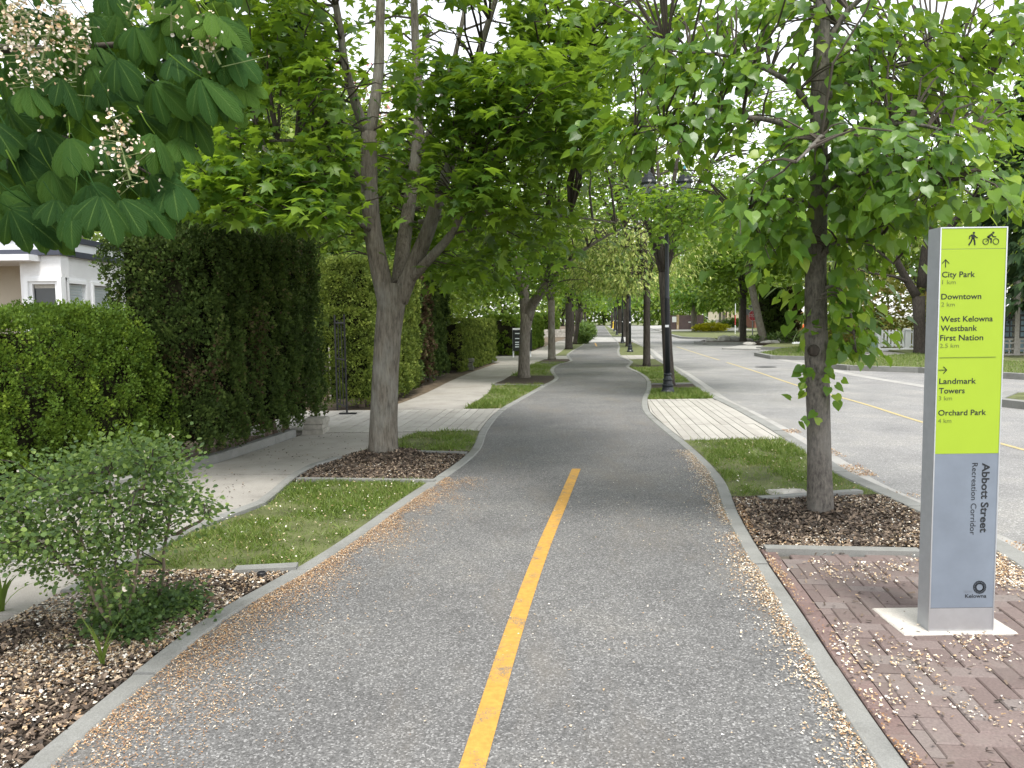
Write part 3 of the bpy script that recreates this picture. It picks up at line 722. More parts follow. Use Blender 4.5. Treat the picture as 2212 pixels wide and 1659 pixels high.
isl = kerbed('rock_bed', [(1508, 739), (1530, 740.5), (1625, 741), (1660, 743), (1720, 737), (1650, 731), (1560, 732), (1520, 735)], MT['mulch'], 0.03, 0.3, [(0, 1), (1, 2)])
kerbed('side_lawn', [(1640, 750), (1714, 751.5), (1744, 746), (1730, 737), (1690, 738), (1660, 744)], MT['lawn'], 0.01, 0.25, [(0, 1)])
kerbed('bed_edge', [(1559, 750), (1640, 752), (1660, 745), (1600, 744)], MT['apron'], -0.05)
kerbed('side_lawn', [(1640, 763), (1676, 769.5), (1744, 771), (1791, 768), (1880, 761.5), (1905, 757), (1871, 747), (1791, 744), (1744, 746), (1690, 753)], MT['lawn'], 0.01, 0.22, [(0, 1), (1, 2), (2, 3), (3, 4)])
kerbed('side_drive', [(1843, 775), (1967, 763), (1905, 757.5), (1800, 768.5)], MT['slab'], -0.02)
kerbed('side_lawn', [(1780, 786), (1843, 791.5), (1993, 796), (2168, 807), (2260, 812), (2260, 786), (2165, 781), (2060, 771), (1967, 764), (1843, 776), (1790, 781)], MT['lawn'], 0.02, 0.24, [(0, 1), (1, 2), (2, 3), (3, 4)])
kerbed('corner_lawn', [(2168, 862), (2260, 872), (2260, 845), (2200, 848)], MT['lawn'], 0.0, 0.24, [(0, 1), (3, 0)])
sheet('gutter_line', Line([(1679, 777), (1744, 790), (1843, 812), (1993, 837), (2163, 866), (2300, 890)], RZ), Off(Line([(1679, 777), (1744, 790), (1843, 812), (1993, 837), (2163, 866), (2300, 890)], RZ), 0.35), 14.5, 33.5, RZ + 0.004, MT['apron'])
mc = MB(); c0 = G(1654, 793, RZ)
mc.lathe([(0.36, -0.02), (0.36, 0.004), (0.33, 0.006), (0.31, 0.004), (0.001, 0.004)], c0, 24)
tag(mc.obj('manhole_cover', MT['iron']), 'dark round iron cover set in the road asphalt', 'manhole cover')

# ------------------------------------------------------------------ grass blades, fallen petals, chips
def region(L, R, a, b, n, seed, pad=0.01, keep=None):
    r = np.random.default_rng(seed)
    w = R(np.linspace(a, b, 30)) - L(np.linspace(a, b, 30))
    Y = r.uniform(a, b, n); u = r.random(n)
    X = L(Y) + pad + (R(Y) - L(Y) - 2 * pad) * u
    if keep is not None:
        k = r.random(n) < keep(X, Y, u)
        X, Y = X[k], Y[k]
    return np.stack([X, Y, np.zeros(len(X))], 1)
BLADE = (np.array([(-0.055, 0, 0), (0.055, 0, 0), (0.04, 0.5, 0.03), (-0.04, 0.5, 0.03), (0, 1.0, 0.14)], float), np.array([(0, 1, 2), (0, 2, 3), (3, 2, 4)]))
def grass_on(parts, name, seed):
    r = np.random.default_rng(seed)
    Ps = np.concatenate([region(L, R, a, b, n, seed + i, 0.012, lambda X, Y, u: np.clip(fbm(X * 2.4, Y * 2.4, 9) * 3.4 - 1.1, 0.1, 1)) for i, (L, R, a, b, n) in enumerate(parts)])
    Ps[:, 2] = 0.0
    n = len(Ps)
    d = nrm(np.stack([r.normal(0, .75, n), r.normal(0, .75, n), np.abs(r.normal(.75, .3, n)) + .1], 1))
    R_ = frames(d, nrm(r.normal(0, 1, (n, 3))))
    s = r.uniform(0.03, 0.07, n) * np.clip(0.5 + fbm(Ps[:, 0] * 1.5, Ps[:, 1] * 1.5, 3), .6, 1.3)
    s = s * np.clip(Ps[:, 1] / 9, 0.9, 1.5)
    scatter(name, BLADE, Ps, R_, s, MT['grass'], rnd=r.random(n))
grass_on([(SRe, PLe, YA + .05, YM0, 26000), (SR, PLe, YM1 + .08, Y_D0, 7000), (SR, PLe, Y_D1, YC0, 12000), (SR, PLe, YC1, YL3, 5000)], 'grass', 31)
grass_on([(PRe, RL, YN1 + .1, YR0, 26000), (PRe, RL, YR1, YQ0, 12000), (PRe, RL, YQ1, YS0, 9000)], 'grass', 32)
def poly_grass(pts, n, seed):
    P = np.array([p[:2] for p in gp(pts)])
    r = np.random.default_rng(seed)
    X = r.uniform(P[:, 0].min(), P[:, 0].max(), n); Y = r.uniform(P[:, 1].min(), P[:, 1].max(), n)
    ins = np.zeros(n, bool)
    for i in range(len(P)):
        a, b = P[i], P[i - 1]
        c = ((a[1] > Y) != (b[1] > Y)) & (X < (b[0] - a[0]) * (Y - a[1]) / (b[1] - a[1] + 1e-12) + a[0])
        ins ^= c
    X, Y = X[ins], Y[ins]; k = len(X)
    d = nrm(np.stack([r.normal(0, .6, k), r.normal(0, .6, k), np.abs(r.normal(.8, .3, k)) + .1], 1))
    scatter('grass', BLADE, np.stack([X, Y, np.zeros(k)], 1), frames(d, nrm(r.normal(0, 1, (k, 3)))), r.uniform(.08, .14, k), MT['grass'])
poly_grass([(1640, 763), (1676, 769.5), (1744, 771), (1791, 768), (1880, 761.5), (1871, 747), (1791, 744), (1744, 746), (1690, 753)], 16000, 33)
poly_grass([(1780, 786), (1843, 791.5), (1993, 796), (2168, 807), (2260, 812), (2260, 786), (2165, 781), (2060, 771), (1967, 764), (1843, 776), (1790, 781)], 16000, 34)

PETAL = (np.array([(-.12, -.6, 0), (.3, -.3, .2), (.2, .1, .02), (.42, .5, .3), (-.1, .55, .08), (-.4, .1, .3)], float), np.array([(0, 1, 2), (0, 2, 3), (0, 3, 4), (0, 4, 5)]))
SHRED = (np.array([(-.16, -.5, 0), (.2, -.42, .05), (.24, .1, .12), (.05, .55, .03), (-.2, .4, .12)], float), np.array([(0, 1, 2), (0, 2, 3), (0, 3, 4)]))
CHIP = (np.array([(-.18, -.5, 0), (.18, -.5, .04), (.2, .5, .06), (-.14, .5, .1)], float), np.array([(0, 1, 2), (0, 2, 3)]))
def litter(name, tmpl, P, s0, s1, m, seed, tilt=0.35, z=0.006, stretch=None, label=None):
    r = np.random.default_rng(seed)
    n = len(P)
    P = P.copy(); P[:, 2] += z + r.uniform(0, .006, n)
    a = r.uniform(0, 2 * math.pi, n)
    d = np.stack([np.cos(a), np.sin(a), r.normal(0, tilt, n)], 1)
    up = nrm(np.stack([r.normal(0, tilt, n), r.normal(0, tilt, n), np.ones(n)], 1))
    return scatter(name, tmpl, P, frames(d, up), r.uniform(s0, s1, n), m, rnd=r.random(n), label=label)
clump = lambda f, s, lo=.0, k=3.0, o=1.1: (lambda X, Y, u: np.clip(fbm(X * f, Y * f, s) * k - o, lo, 1))
# left shrub bed
P1 = region(SR, PLe, 1.6, YA, 26000, 41, 0.0, clump(3, 5, .12, 3.2, 1.1))
litter('fallen_petals', PETAL, P1, .009, .022, MT['petal'], 42)
litter('mulch_chips', CHIP, region(SR, PLe, 1.6, YA, 14000, 43, 0.0), .015, .045, MT['chip'], 44, 0.4)
# mulch round the maple and the linden
for i, (L, R, a, b, n, n2) in enumerate([(SRe, PLe, YM0, YM1, 4500, 7000), (PRe, RL, YP1 + .1, YN1, 11000, 6500)]):
    litter('mulch_chips', CHIP, region(L, R, a, b, n2, 50 + i, .01), .02, .055, MT['chip'], 52 + i, .45)
    litter('fallen_petals', PETAL, region(L, R, a, b, n, 54 + i, .01, clump(2.4, 8 + i, .18)), .009, .02, MT['petal'], 56 + i)
# drifts on the asphalt along the kerbs
dens = lambda side, w, f, sd: (lambda X, Y, u: np.exp(-(np.abs(X - (PL(Y) if side < 0 else PR(Y))) / (w * (0.35 + 1.3 * fbm(Y * f, Y * 0 + sd, sd)))) ** 1.3) * np.clip(fbm(X * 5, Y * 2.2, sd) * 4.2 - 1.25, 0.03, 1))
litter('petal_drift', SHRED, region(PL, Off(PL, 0.75), 1.8, 8.0, 130000, 61, 0, dens(-1, .22, .9, 3)), .005, .012, MT['rust'], 62, .25)
litter('petal_drift', PETAL, region(Off(PR, -0.35), Off(PR, .03), 2.2, 9.5, 26000, 63, 0, dens(1, .095, 1.1, 4)), .006, .013, MT['petal'], 64, .25)
litter('petal_drift', SHRED, region(Off(PR, -0.3), Off(PR, .03), 2.2, 6.5, 9000, 65, 0, dens(1, .07, 1.3, 6)), .006, .014, MT['rust'], 66, .25)
litter('petal_drift', SHRED, region(PL, Off(PL, 1.1), 1.9, 5.5, 26000, 91, .05, lambda X, Y, u: np.clip(fbm(X * 3.2, Y * 1.3, 23) * 5 - 3.1, 0, 1) * np.exp(-(u / .6) ** 2)), .005, .011, MT['rust'], 92, .2, .003)
litter('fallen_petals', PETAL, region(PL, PR, 1.9, 9, 2600, 67, .05, clump(2.2, 41, .06, 4, 2.1)), .005, .011, MT['petal'], 68, .2, .003)
litter('fallen_petals', PETAL, region(PL, PR, 1.9, 4.5, 900, 77, .05, clump(4, 42, .12, 4, 2.2)), .006, .013, MT['petal'], 78, .2, .003)
litter('fallen_petals', PETAL, region(PRe, RL, 2.2, YP1, 7000, 69, .02, clump(3.6, 12, .012, 7, 4.0)), .007, .017, MT['petal'], 70, .3, .008)
litter('fallen_petals', PETAL, region(PRe, Off(PRe, .06), 2.2, YP1 + 1.4, 2200, 71, 0, clump(3, 3, .1)), .006, .013, MT['rust'], 72, .3, .012)
litter('fallen_petals', PETAL, region(Off(RL, .17), Off(RL, .6), 3.5, 12, 8000, 73, 0, clump(1.6, 15, .01, 6, 3.0)), .008, .02, MT['rust'], 74, .3, RZ + .008)
litter('fallen_petals', PETAL, region(Off(RL, -.28), RL, 3.5, 5.2, 2500, 75, 0, clump(3, 5, .05, 5, 2)), .008, .018, MT['petal'], 76, .3, .01)
litter('fallen_leaves', CHIP, region(PRe, RL, 2.2, YP1, 350, 79, .02), .012, .035, MT['chip'], 80, .3, .008)
litter('fallen_petals', PETAL, region(SL, SR, 6, Y_D0, 260, 81, .02), .01, .022, MT['chip'], 82, .3, .008)
litter('fallen_petals', PETAL, region(SRe, PLe, YA + .1, YM0, 260, 83, .02), .01, .018, MT['petal'], 84, .3, .03)
litter('fallen_petals', PETAL, region(PRe, RL, YN1, YR0, 160, 85, .02), .01, .02, MT['petal'], 86, .3, .03)
# ------------------------------------------------------------------ leaf shapes
def fan(ring, c):
    V = np.array([c] + ring, float)
    n = len(ring)
    return V, np.array([(0, i + 1, (i + 1) % n + 1) for i in range(n)])
_mr = [(0.5, .1, -.1), (.27, .3, .0), (.55, .62, -.1), (.17, .58, .0)]
T_MAPLE = fan([(0, 0, 0)] + _mr + [(0, 1, -.12)] + [(-x, y, z) for x, y, z in _mr[::-1]], (0, .32, .06))
_m3 = [(0.5, .28, -.06), (.2, .5, 0)]
T_MAPLE_FAR = fan([(0, 0, 0)] + _m3 + [(0, 1, -.08)] + [(-x, y, z) for x, y, z in _m3[::-1]], (0, .36, .05))
_lr = [(.3, -.07, .03), (.47, .18, .05), (.42, .48, .03), (.2, .78, -.03)]
T_LINDEN = fan([(0, 0.04, 0)] + _lr + [(0, 1.05, -.14)] + [(-x, y, z) for x, y, z in _lr[::-1]], (0, .38, -.02))
T_RHOMB = (np.array([(0, 0, 0), (.36, .42, .05), (0, 1, -.05), (-.36, .42, .05)], float), np.array([(0, 1, 2), (0, 2, 3)]))
T_BRACT = (np.array([(0, 0, 0), (.2, .4, .04), (0, 1, -.08), (-.2, .4, .04)], float), np.array([(0, 1, 2), (0, 2, 3)]))
T_ROUND = fan([(0, 0, 0), (.38, .25, .06), (.42, .65, .04), (0, 1, -.04), (-.42, .65, .04), (-.38, .25, .06)], (0, .5, -.03))
T_SPRAY = (np.array([(0, 0, 0), (-.46, .52, .06), (-.17, .6, 0), (0, 1, -.08), (.17, .6, 0), (.46, .52, .06)], float), np.array([(0, 1, 2), (0, 2, 3), (0, 3, 4), (0, 4, 5)]))
T_NEEDLE = (np.array([(0, 0, 0), (-.22, .3, .0), (0, 1, -.15), (.22, .3, .0), (-.3, .75, -.1), (.3, .75, -.1)], float), np.array([(0, 1, 2), (0, 2, 3), (0, 1, 4), (0, 5, 3)]))
def tmesh(name, tmpl, m, rv):
    me = bpy.data.meshes.new(name)
    me.from_pydata([tuple(v) for v in tmpl[0]], [], [tuple(int(i) for i in f) for f in tmpl[1]])
    at = me.attributes.new('rnd', 'FLOAT', 'POINT')
    at.data.foreach_set('value', np.full(len(tmpl[0]), rv, np.float32))
    me.materials.append(m)
    return me
def singles(root, tmpl, m, P, R, S, rv, name='leaf', k=5):
    """Leaves one can pick apart: an object each, sharing a few meshes."""
    mes = [tmesh(name, tmpl, m, (i + .5) / k) for i in range(k)]
    o3 = worigin(root)
    for p, r_, s, v in zip(P, R, S, rv):
        o = bpy.data.objects.new(name, mes[min(k - 1, int(v * k))])
        col.objects.link(o)
        o.parent = root
        A = np.eye(4); A[:3, :3] = r_ * s; A[:3, 3] = p - o3
        o.matrix_basis = Matrix(A.tolist())

KIND = {  # template, material, tip droop, tilt spread
    'maple': (T_MAPLE, MT['maple'], 0.25, 0.42), 'maple_far': (T_MAPLE_FAR, MT['maple'], 0.25, 0.5),
    'linden': (T_LINDEN, MT['linden'], 0.75, 0.6), 'linden_far': (T_RHOMB, MT['linden'], 0.6, 0.7),
    'lime': (T_BRACT, MT['lime'], 0.7, 0.6), 'back': (T_RHOMB, MT['back'], 0.4, 0.7),
    'shrub': (T_RHOMB, MT['shrub'], 0.0, 0.9), 'gold': (T_RHOMB, MT['gold'], -0.3, 0.8), 'rustleaf': (T_MAPLE_FAR, MT['rustleaf'], 0.2, 0.5),
    'bush': (T_ROUND, MT['bushleaf'], 0.0, 0.8),
}
def leaves_at(T, C, per, rh, rv, size, kind, r, spread=1.0):
    """Leaves round the branch ends T; C is what they point away from."""
    tmpl, m, droop, tilt = KIND[kind]
    n = len(T) * per
    P = np.repeat(T, per, 0)
    off = r.normal(0, 1, (n, 3)) * [rh, rh, rv]
    P = P + off
    d = nrm(P - C) * [1, 1, .3] * 0.6 + nrm(off) * 0.7 + r.normal(0, .35, (n, 3))
    d[:, 2] -= droop
    up = np.stack([r.normal(0, tilt, n), r.normal(0, tilt, n), np.ones(n)], 1)
    if kind.startswith('linden') or kind == 'lime':
        up[:, :2] += nrm(P - C)[:, :2] * 0.9
    return P, frames(d, nrm(up)), r.uniform(.7, 1.25, n) * size, r.random(n)

def branches(mb, starts, T, r, r0=0.018, sag=0.15, nseg=4, ns=5):
    for t in T:
        dv = starts[0] - t
        D2 = starts[:, :3] - t
        dist = np.linalg.norm(D2, axis=1) + np.maximum(0, starts[:, 2] - t[2]) * 0.8
        s = starts[np.argmin(dist)]
        L = np.linalg.norm(t - s)
        if L < 0.05: continue
        u = np.linspace(0, 1, nseg + 1)[:, None]
        mid = np.array([0, 0, 1.0]) * L * sag
        p = s + (t - s) * u + mid * (4 * u * (1 - u)) + r.normal(0, .03 * L, (nseg + 1, 3)) * np.sin(u * math.pi)
        mb.tube(p, np.linspace(min(r0, .007 + .012 * L), .003, nseg + 1), ns, cap=False)

def ellipsoid(c, rad, n, r, inner=0.45):
    d = nrm(r.normal(0, 1, (n, 3)))
    k = (inner ** 3 + (1 - inner ** 3) * r.random(n)) ** (1 / 3)
    return np.array(c) + d * np.array(rad) * k[:, None]

def make_tree(name, label, base, kind, seed, trunk, limbs, T, per, rh, rv, size, bark, n_single=0, reject=None, group=None, cat='tree', C=None, r0=0.02, nsides=12, mulch=None):
    """trunk: (points, radii); limbs: list of (points, radii); T: branch ends that carry leaf clusters."""
    r = np.random.default_rng(seed)
    root = thing(name, label, cat, base, group)
    tp, tr = trunk
    MB().tube(tp, tr, nsides).obj('trunk', bark, root, smooth=True)
    starts = [np.asarray(tp, float)[-1:]]
    for lp, lr in limbs:
        lp = np.asarray(lp, float)
        u = np.linspace(0, len(lp) - 1, (len(lp) - 1) * 3 + 1)
        P = np.stack([np.interp(u, np.arange(len(lp)), lp[:, k]) for k in range(3)], 1)
        P[1:-1] = (P[:-2] + 2 * P[1:-1] + P[2:]) / 4
        R = np.interp(u, np.arange(len(lp)), lr)
        MB().tube(P, R, max(6, nsides - 3)).obj('limb', bark, root, smooth=True)
        starts.append(P[max(1, len(P) // 5):])
    starts = np.concatenate(starts)
    mb = MB()
    branches(mb, starts, T, r, r0)
    if mb.v: mb.obj('branchwork', MT['twig'], root, kind='stuff')
    if C is None: C = T.mean(0)
    P, R, S, v = leaves_at(T, C, per, rh, rv, size, kind, r)
    # a few leaves strung along the way to each branch end
    if reject is not None:
        k = ~reject(P)
        P, R, S, v = P[k], R[k], S[k], v[k]
    tmpl, m = KIND[kind][:2]
    if n_single:
        px, py, w = proj(P)
        ok = (px > 5) & (px < 2207) & (py > 5) & (w > 0.5)
        sc = np.where(ok, S / np.maximum(w, .5), 0)
        idx = np.argsort(-sc)[:n_single]
        singles(root, tmpl, m, P[idx], R[idx], S[idx], v[idx])
        k = np.ones(len(P), bool); k[idx] = False
        P, R, S, v = P[k], R[k], S[k], v[k]
    scatter('crown', tmpl, P, R, S, m, root, 'stuff', v)
    return root

def street_tree(name, label, base, kind, seed, trunk_r, fork, crown_c, crown_r, n_t, per, size, bark, group=None, n_limbs=5, lean=(0, 0), rh=None, thin=0.35, nsides=10, reject=None, n_single=0, extra=None):
    r = np.random.default_rng(seed)
    b = np.array(base, float)
    f = b + [lean[0], lean[1], fork]
    tp = [b + [0, 0, -.05], b + [0, 0, .12], b + (f - b) * .3, b + (f - b) * .7, f]
    tr = [trunk_r * 1.35, trunk_r * 1.1, trunk_r, trunk_r * .93, trunk_r * 1.0]
    cc = b + np.array(crown_c); cr = np.array(crown_r, float)
    limbs = []
    for i in range(n_limbs):
        a = 2 * math.pi * (i + r.random() * .7) / n_limbs
        rr = r.uniform(.35, .7) if i else 0.12
        e = cc + [math.cos(a) * cr[0] * rr, math.sin(a) * cr[1] * rr, cr[2] * r.uniform(.1, .6)]
        m1 = f + (e - f) * .3 + [0, 0, .15 * (e[2] - f[2])]; m2 = f + (e - f) * .65 + [0, 0, .1 * (e[2] - f[2])]
        limbs.append(([f - [0, 0, .12], m1, m2, e], [trunk_r * .62, trunk_r * .45, trunk_r * .3, trunk_r * .12]))
    T = ellipsoid(cc, cr, int(n_t * 1.5), r, .5)
    T = T[(T[:, 2] < cc[2] + .35 * cr[2]) | (r.random(len(T)) < .6)]
    keep = (fbm(T[:, 0] * .9 + T[:, 2] * .5, T[:, 1] * .9 + T[:, 2] * .35, seed) > thin) & (T[:, 2] > fork * .85)
    T = T[keep][:n_t]
    if extra is not None: T = np.vstack([T, extra])
    rh = rh or size * 3.0
    return make_tree(name, label, b, kind, seed + 1, (tp, tr), limbs, T, per, rh, rh * .42, size, bark, nsides=nsides, group=group, C=cc, reject=reject, n_single=n_single)

# ------------------------------------------------------------------ the near maple (left) from its own limbs
def QP(*pts): return [Q(a, b, c) for a, b, c in pts]
YM = gY(985, 828)
k = YM / 9.4
tp = QP((828, 992, YM), (828, 960, YM), (829, 900, YM), (833, 800, YM), (838, 720, YM), (846, 650, YM), (850, 612, YM))
limbs = [
    (QP((838, 660, YM), (822, 590, YM), (804, 500, YM - .05), (797, 400, YM - .1), (797, 285, YM - .12)), [.12, .115, .105, .098, .09]),
    (QP((797, 300, YM - .12), (808, 235, YM - .1), (819, 150, YM), (820, 60, YM), (828, -140, YM), (840, -420, YM + .2)), [.07, .068, .06, .055, .045, .02]),
    (QP((796, 300, YM - .12), (768, 225, YM - .2), (744, 140, YM - .3), (735, 60, YM - .35), (708, -80, YM - .5), (660, -320, YM - .8)), [.06, .055, .045, .04, .035, .012]),
    (QP((858, 650, YM + .05), (872, 520, YM + .35), (886, 430, YM + .6), (900, 330, YM + .7), (907, 230, YM + .8), (897, 100, YM + .9), (893, -80, YM + 1), (900, -380, YM + 1.2)), [.1, .09, .08, .07, .062, .052, .04, .015]),
    (QP((862, 650, YM), (886, 590, YM - .05), (925, 500, YM - .05), (950, 420, YM - .1), (978, 340, YM - .15), (1002, 240, YM - .2), (1040, 95, YM - .3), (1090, -60, YM - .4)), [.11, .1, .085, .075, .06, .05, .04, .02]),
    (QP((884, 606, YM - .03), (935, 552, YM - .3), (975, 508, YM - .5), (1003, 450, YM - .7)), [.062, .055, .045, .03]),
    (QP((900, 345, YM + .7), (935, 270, YM + .5), (985, 120, YM + .4), (1015, -40, YM + .3)), [.045, .04, .03, .02]),
    (QP((980, 335, YM - .15), (1080, 200, YM - .3), (1180, 118, YM - .4), (1255, 82, YM - .5), (1330, 30, YM - .6), (1400, -40, YM - .7)), [.038, .034, .03, .027, .02, .01]),
    (QP((800, 420, YM - .1), (740, 330, YM - .5), (640, 300, YM - .9), (520, 310, YM - 1.1)), [.03, .025, .018, .01]),
    (QP((803, 500, YM - .1), (720, 440, YM - .7), (600, 430, YM - 1.2), (470, 455, YM - 1.5)), [.028, .022, .016, .008]),
    (QP((905, 480, YM), (1030, 455, YM - .2), (1180, 462, YM - .3), (1330, 480, YM - .2)), [.03, .025, .018, .008]),
]
rm = np.random.default_rng(101)
blobs = [(1000, 130, 60, 8.2), (1090, 150, 60, 8.0), (1180, 190, 60, 7.9), (1250, 240, 50, 7.8), (1110, 250, 50, 8.0), (1020, 220, 50, 8.2), (1290, 300, 40, 7.9), (1180, 290, 50, 8.1),
         (1050, 390, 40, 8.0), (960, 400, 40, 8.3), (1110, 430, 40, 8.2), (1000, 330, 50, 8.4), (430, 420, 45, 7.6), (540, 400, 50, 7.8), (640, 440, 50, 8.0), (480, 330, 50, 8.0), (600, 300, 60, 8.2), (700, 440, 40, 8.2),
         (560, 480, 50, 7.8), (690, 350, 50, 8.5), (640, 200, 60, 8.4), (560, 120, 60, 8.5), (680, 60, 60, 8.6), (1240, 90, 60, 9.2), (1150, 60, 60, 9.3), (1290, 170, 60, 9.2), (1320, 60, 50, 9.0), (760, 380, 40, 10.3), (850, 330, 50, 10.6), (930, 500, 40, 10.4), (860, 480, 50, 10.8), (700, 520, 35, 9.8), (1130, 520, 40, 8.8), (980, 580, 25, 9.6)]
T1 = np.array([Q(a + rm.normal(0, w), b + rm.normal(0, w * .6), d + rm.normal(0, .35)) for a, b, w, d in blobs for _ in range(7)])
T2 = ellipsoid(Q(880, 60, YM + .2), (3.0, 2.8, 2.6), 270, rm, .5)
T2 = T2[(T2[:, 2] > 2.6) & (fbm(T2[:, 0] * 1.2, T2[:, 2] * 1.2 + T2[:, 1] * .6, 55) > .36)]
def rej_maple(P):
    px, py, w = proj(P)
    d = P[:, 1]
    near = d < YM + .1
    h = hash2(np.round(P[:, 0] * 97), np.round(P[:, 2] * 91))
    xa = np.interp(py, [0, 150, 285, 400, 620], [820, 818, 800, 798, 832]); xb = np.interp(py, [0, 100, 230, 430, 620], [894, 897, 906, 886, 858]); xc = np.interp(py, [0, 95, 240, 420, 600], [1060, 1040, 1002, 950, 886]); xd = np.interp(py, [0, 60, 140, 225, 290], [720, 735, 744, 768, 795])
    a = near & (h > .1) & (py < 700) & ((np.abs(px - xa) < 30) | ((np.abs(px - xb) < 26) & ((py < 110) | (py > 230))) | ((np.abs(px - xc) < 24) & ((py > 330) | (py < 110))) | ((np.abs(px - xd) < 20) & (py < 290)) | ((px > 800) & (px < 960) & (py > 430)))
    gap = (px > 925) & (px < 1095) & (py > 5) & (py < 122) & (h > .07)
    gap |= (px > 270) & (px < 440) & (py > 180) & (py < 340) & (h > .25)
    gap |= (fbm(px / 46, py / 40, 88) > .66) & (py < 330) & (h > .1)
    low = ((py > 560) & (px > 760) & (px < 900)) | ((px < 770) & (py > 470 + 50 * fbm(px / 60, py * 0, 4)))
    return a | gap | low
make_tree('maple_tree', 'maple with grey trunk splitting into five limbs in the mulch bed beside the sidewalk', tp[0], 'maple', 102, (tp, [.21, .178, .165, .158, .158, .168, .175]), limbs, np.vstack([T1, T2]), 34, .27, .10, .145, MT['bark_m'],
          n_single=300, reject=rej_maple, group='maples along the left of the path', C=np.array(Q(880, 250, YM)), r0=.016)
# ring of heaped bark mulch at its foot, and pale scar on the trunk
def mound(c, rad, hgt, n, seed):
    MB().lathe([(rad * 1.1, -.02), (rad * .75, hgt * .35), (rad * .45, hgt * .85), (.1, hgt)], c, 18).obj('mulch_mound', MT['mulch'], kind='structure')
    r = np.random.default_rng(seed)
    q = rad * np.sqrt(r.random(n)); a = r.uniform(0, 6.283, n)
    P = np.stack([c[0] + q * np.cos(a), c[1] + q * np.sin(a), np.interp(q, [.1, rad * .45, rad * .75, rad * 1.1], [hgt, hgt * .85, hgt * .35, -.005])], 1)
    litter('mulch_chips', CHIP, P, .02, .055, MT['chip'], seed + 1, .6)
mound(G(835, 986), .5, .07, 1500, 111)

# ------------------------------------------------------------------ the near linden (right)
YL = gY(1113, 1772)
w2 = YL / FPX
tp = QP((1773, 1128, YL), (1772, 1100, YL), (1770, 1000, YL), (1768, 900, YL), (1765, 800, YL), (1762, 700, YL), (1762, 600, YL), (1765, 500, YL), (1770, 400, YL), (1768, 300, YL), (1770, 200, YL), (1775, 90, YL), (1781, -60, YL), (1786, -320, YL), (1790, -700, YL))
tr = [x * w2 for x in (33, 28.5, 25.5, 24.5, 25.5, 24, 22, 20, 19, 18.5, 18, 16.5, 15, 11, 5)]
def lb(*p, r=(.03, .022, .014, .006)):
    return (QP(*p), list(r)[:len(p)])
limbs = [
    lb((1768, 250, YL), (1700, 170, YL - .1), (1590, 120, YL - .2), (1440, 110, YL - .3)), lb((1768, 330, YL), (1690, 260, YL - .2), (1560, 250, YL - .4), (1370, 290, YL - .5)),
    lb((1770, 120, YL), (1830, 20, YL), (1930, -60, YL - .3), (2080, -90, YL - .6)), lb((1768, 360, YL), (1850, 290, YL - .3), (1960, 260, YL - .6), (2100, 300, YL - .9)),
    lb((1772, 220, YL), (1880, 150, YL + .3), (2010, 130, YL + .4), (2180, 230, YL + .3)), lb((1768, 420, YL), (1840, 380, YL - .4), (1930, 350, YL - .8), (2050, 390, YL - 1.0)),
    lb((1768, 450, YL), (1710, 430, YL - .2), (1650, 440, YL - .3), (1600, 470, YL - .3)), lb((1765, 560, YL), (1810, 520, YL - .2), (1870, 520, YL - .3), (1930, 570, YL - .3)),
    lb((1762, 640, YL), (1800, 610, YL - .1), (1835, 650, YL - .2), (1850, 760, YL - .2), r=(.02, .014, .01, .004)), lb((1765, 330, YL), (1780, 290, YL - .7), (1760, 310, YL - 1.2), (1720, 350, YL - 1.5)),
]
blobs = [(1390, 110, 30, 5.9, 12), (1450, 150, 40, 5.9, 12), (1520, 180, 45, 5.9, 12), (1350, 300, 28, 5.7, 8), (1420, 320, 35, 5.7, 10), (1500, 270, 45, 5.8, 12), (1590, 160, 45, 6.0, 12), (1650, 80, 40, 6.2, 10), (1540, 60, 40, 6.2, 7), (1600, 280, 35, 5.9, 8),
         (1480, 390, 30, 6.3, 4), (1690, 330, 25, 5.6, 8), (1640, 430, 30, 5.8, 10), (1615, 500, 20, 5.8, 5), (1720, 480, 30, 5.8, 9), (1670, 550, 22, 5.9, 6), (1830, 320, 50, 5.7, 14), (1900, 300, 45, 5.5, 14), (1960, 350, 45, 5.4, 12), (1860, 410, 40, 5.7, 12), (1950, 190, 60, 6.2, 14), (2050, 120, 60, 6.2, 14),
         (2120, 250, 60, 6.0, 14), (2050, 330, 50, 5.4, 12), (2150, 390, 40, 5.3, 8), (1850, 110, 55, 6.3, 14), (1820, 220, 50, 6.0, 12), (2000, 430, 40, 5.4, 10), (1890, 500, 35, 5.9, 5), (1800, 560, 26, 6.0, 7), (2180, 60, 50, 6.2, 12), (1750, 90, 40, 6.4, 8), (1740, 390, 25, 5.6, 6), (1950, 60, 60, 6.3, 12), (2030, 230, 50, 6.2, 12), (1700, 20, 40, 6.4, 7), (1930, 440, 35, 5.7, 9),
         (2195, 430, 18, 5.0, 4), (1480, 30, 40, 6.4, 6), (1760, 640, 18, 6.1, 3)]
rl = np.random.default_rng(201)
T1 = np.array([Q(a + rl.normal(0, w * .8), b + rl.normal(0, w * .6), d + (YL - 6.27) + rl.normal(0, .3)) for a, b, w, d, n in blobs for _ in range(n)])
T2 = ellipsoid(Q(1790, -330, YL), (2.4, 2.4, 2.0), 150, rl, .5)
T2 = T2[proj(T2)[1] < 60]
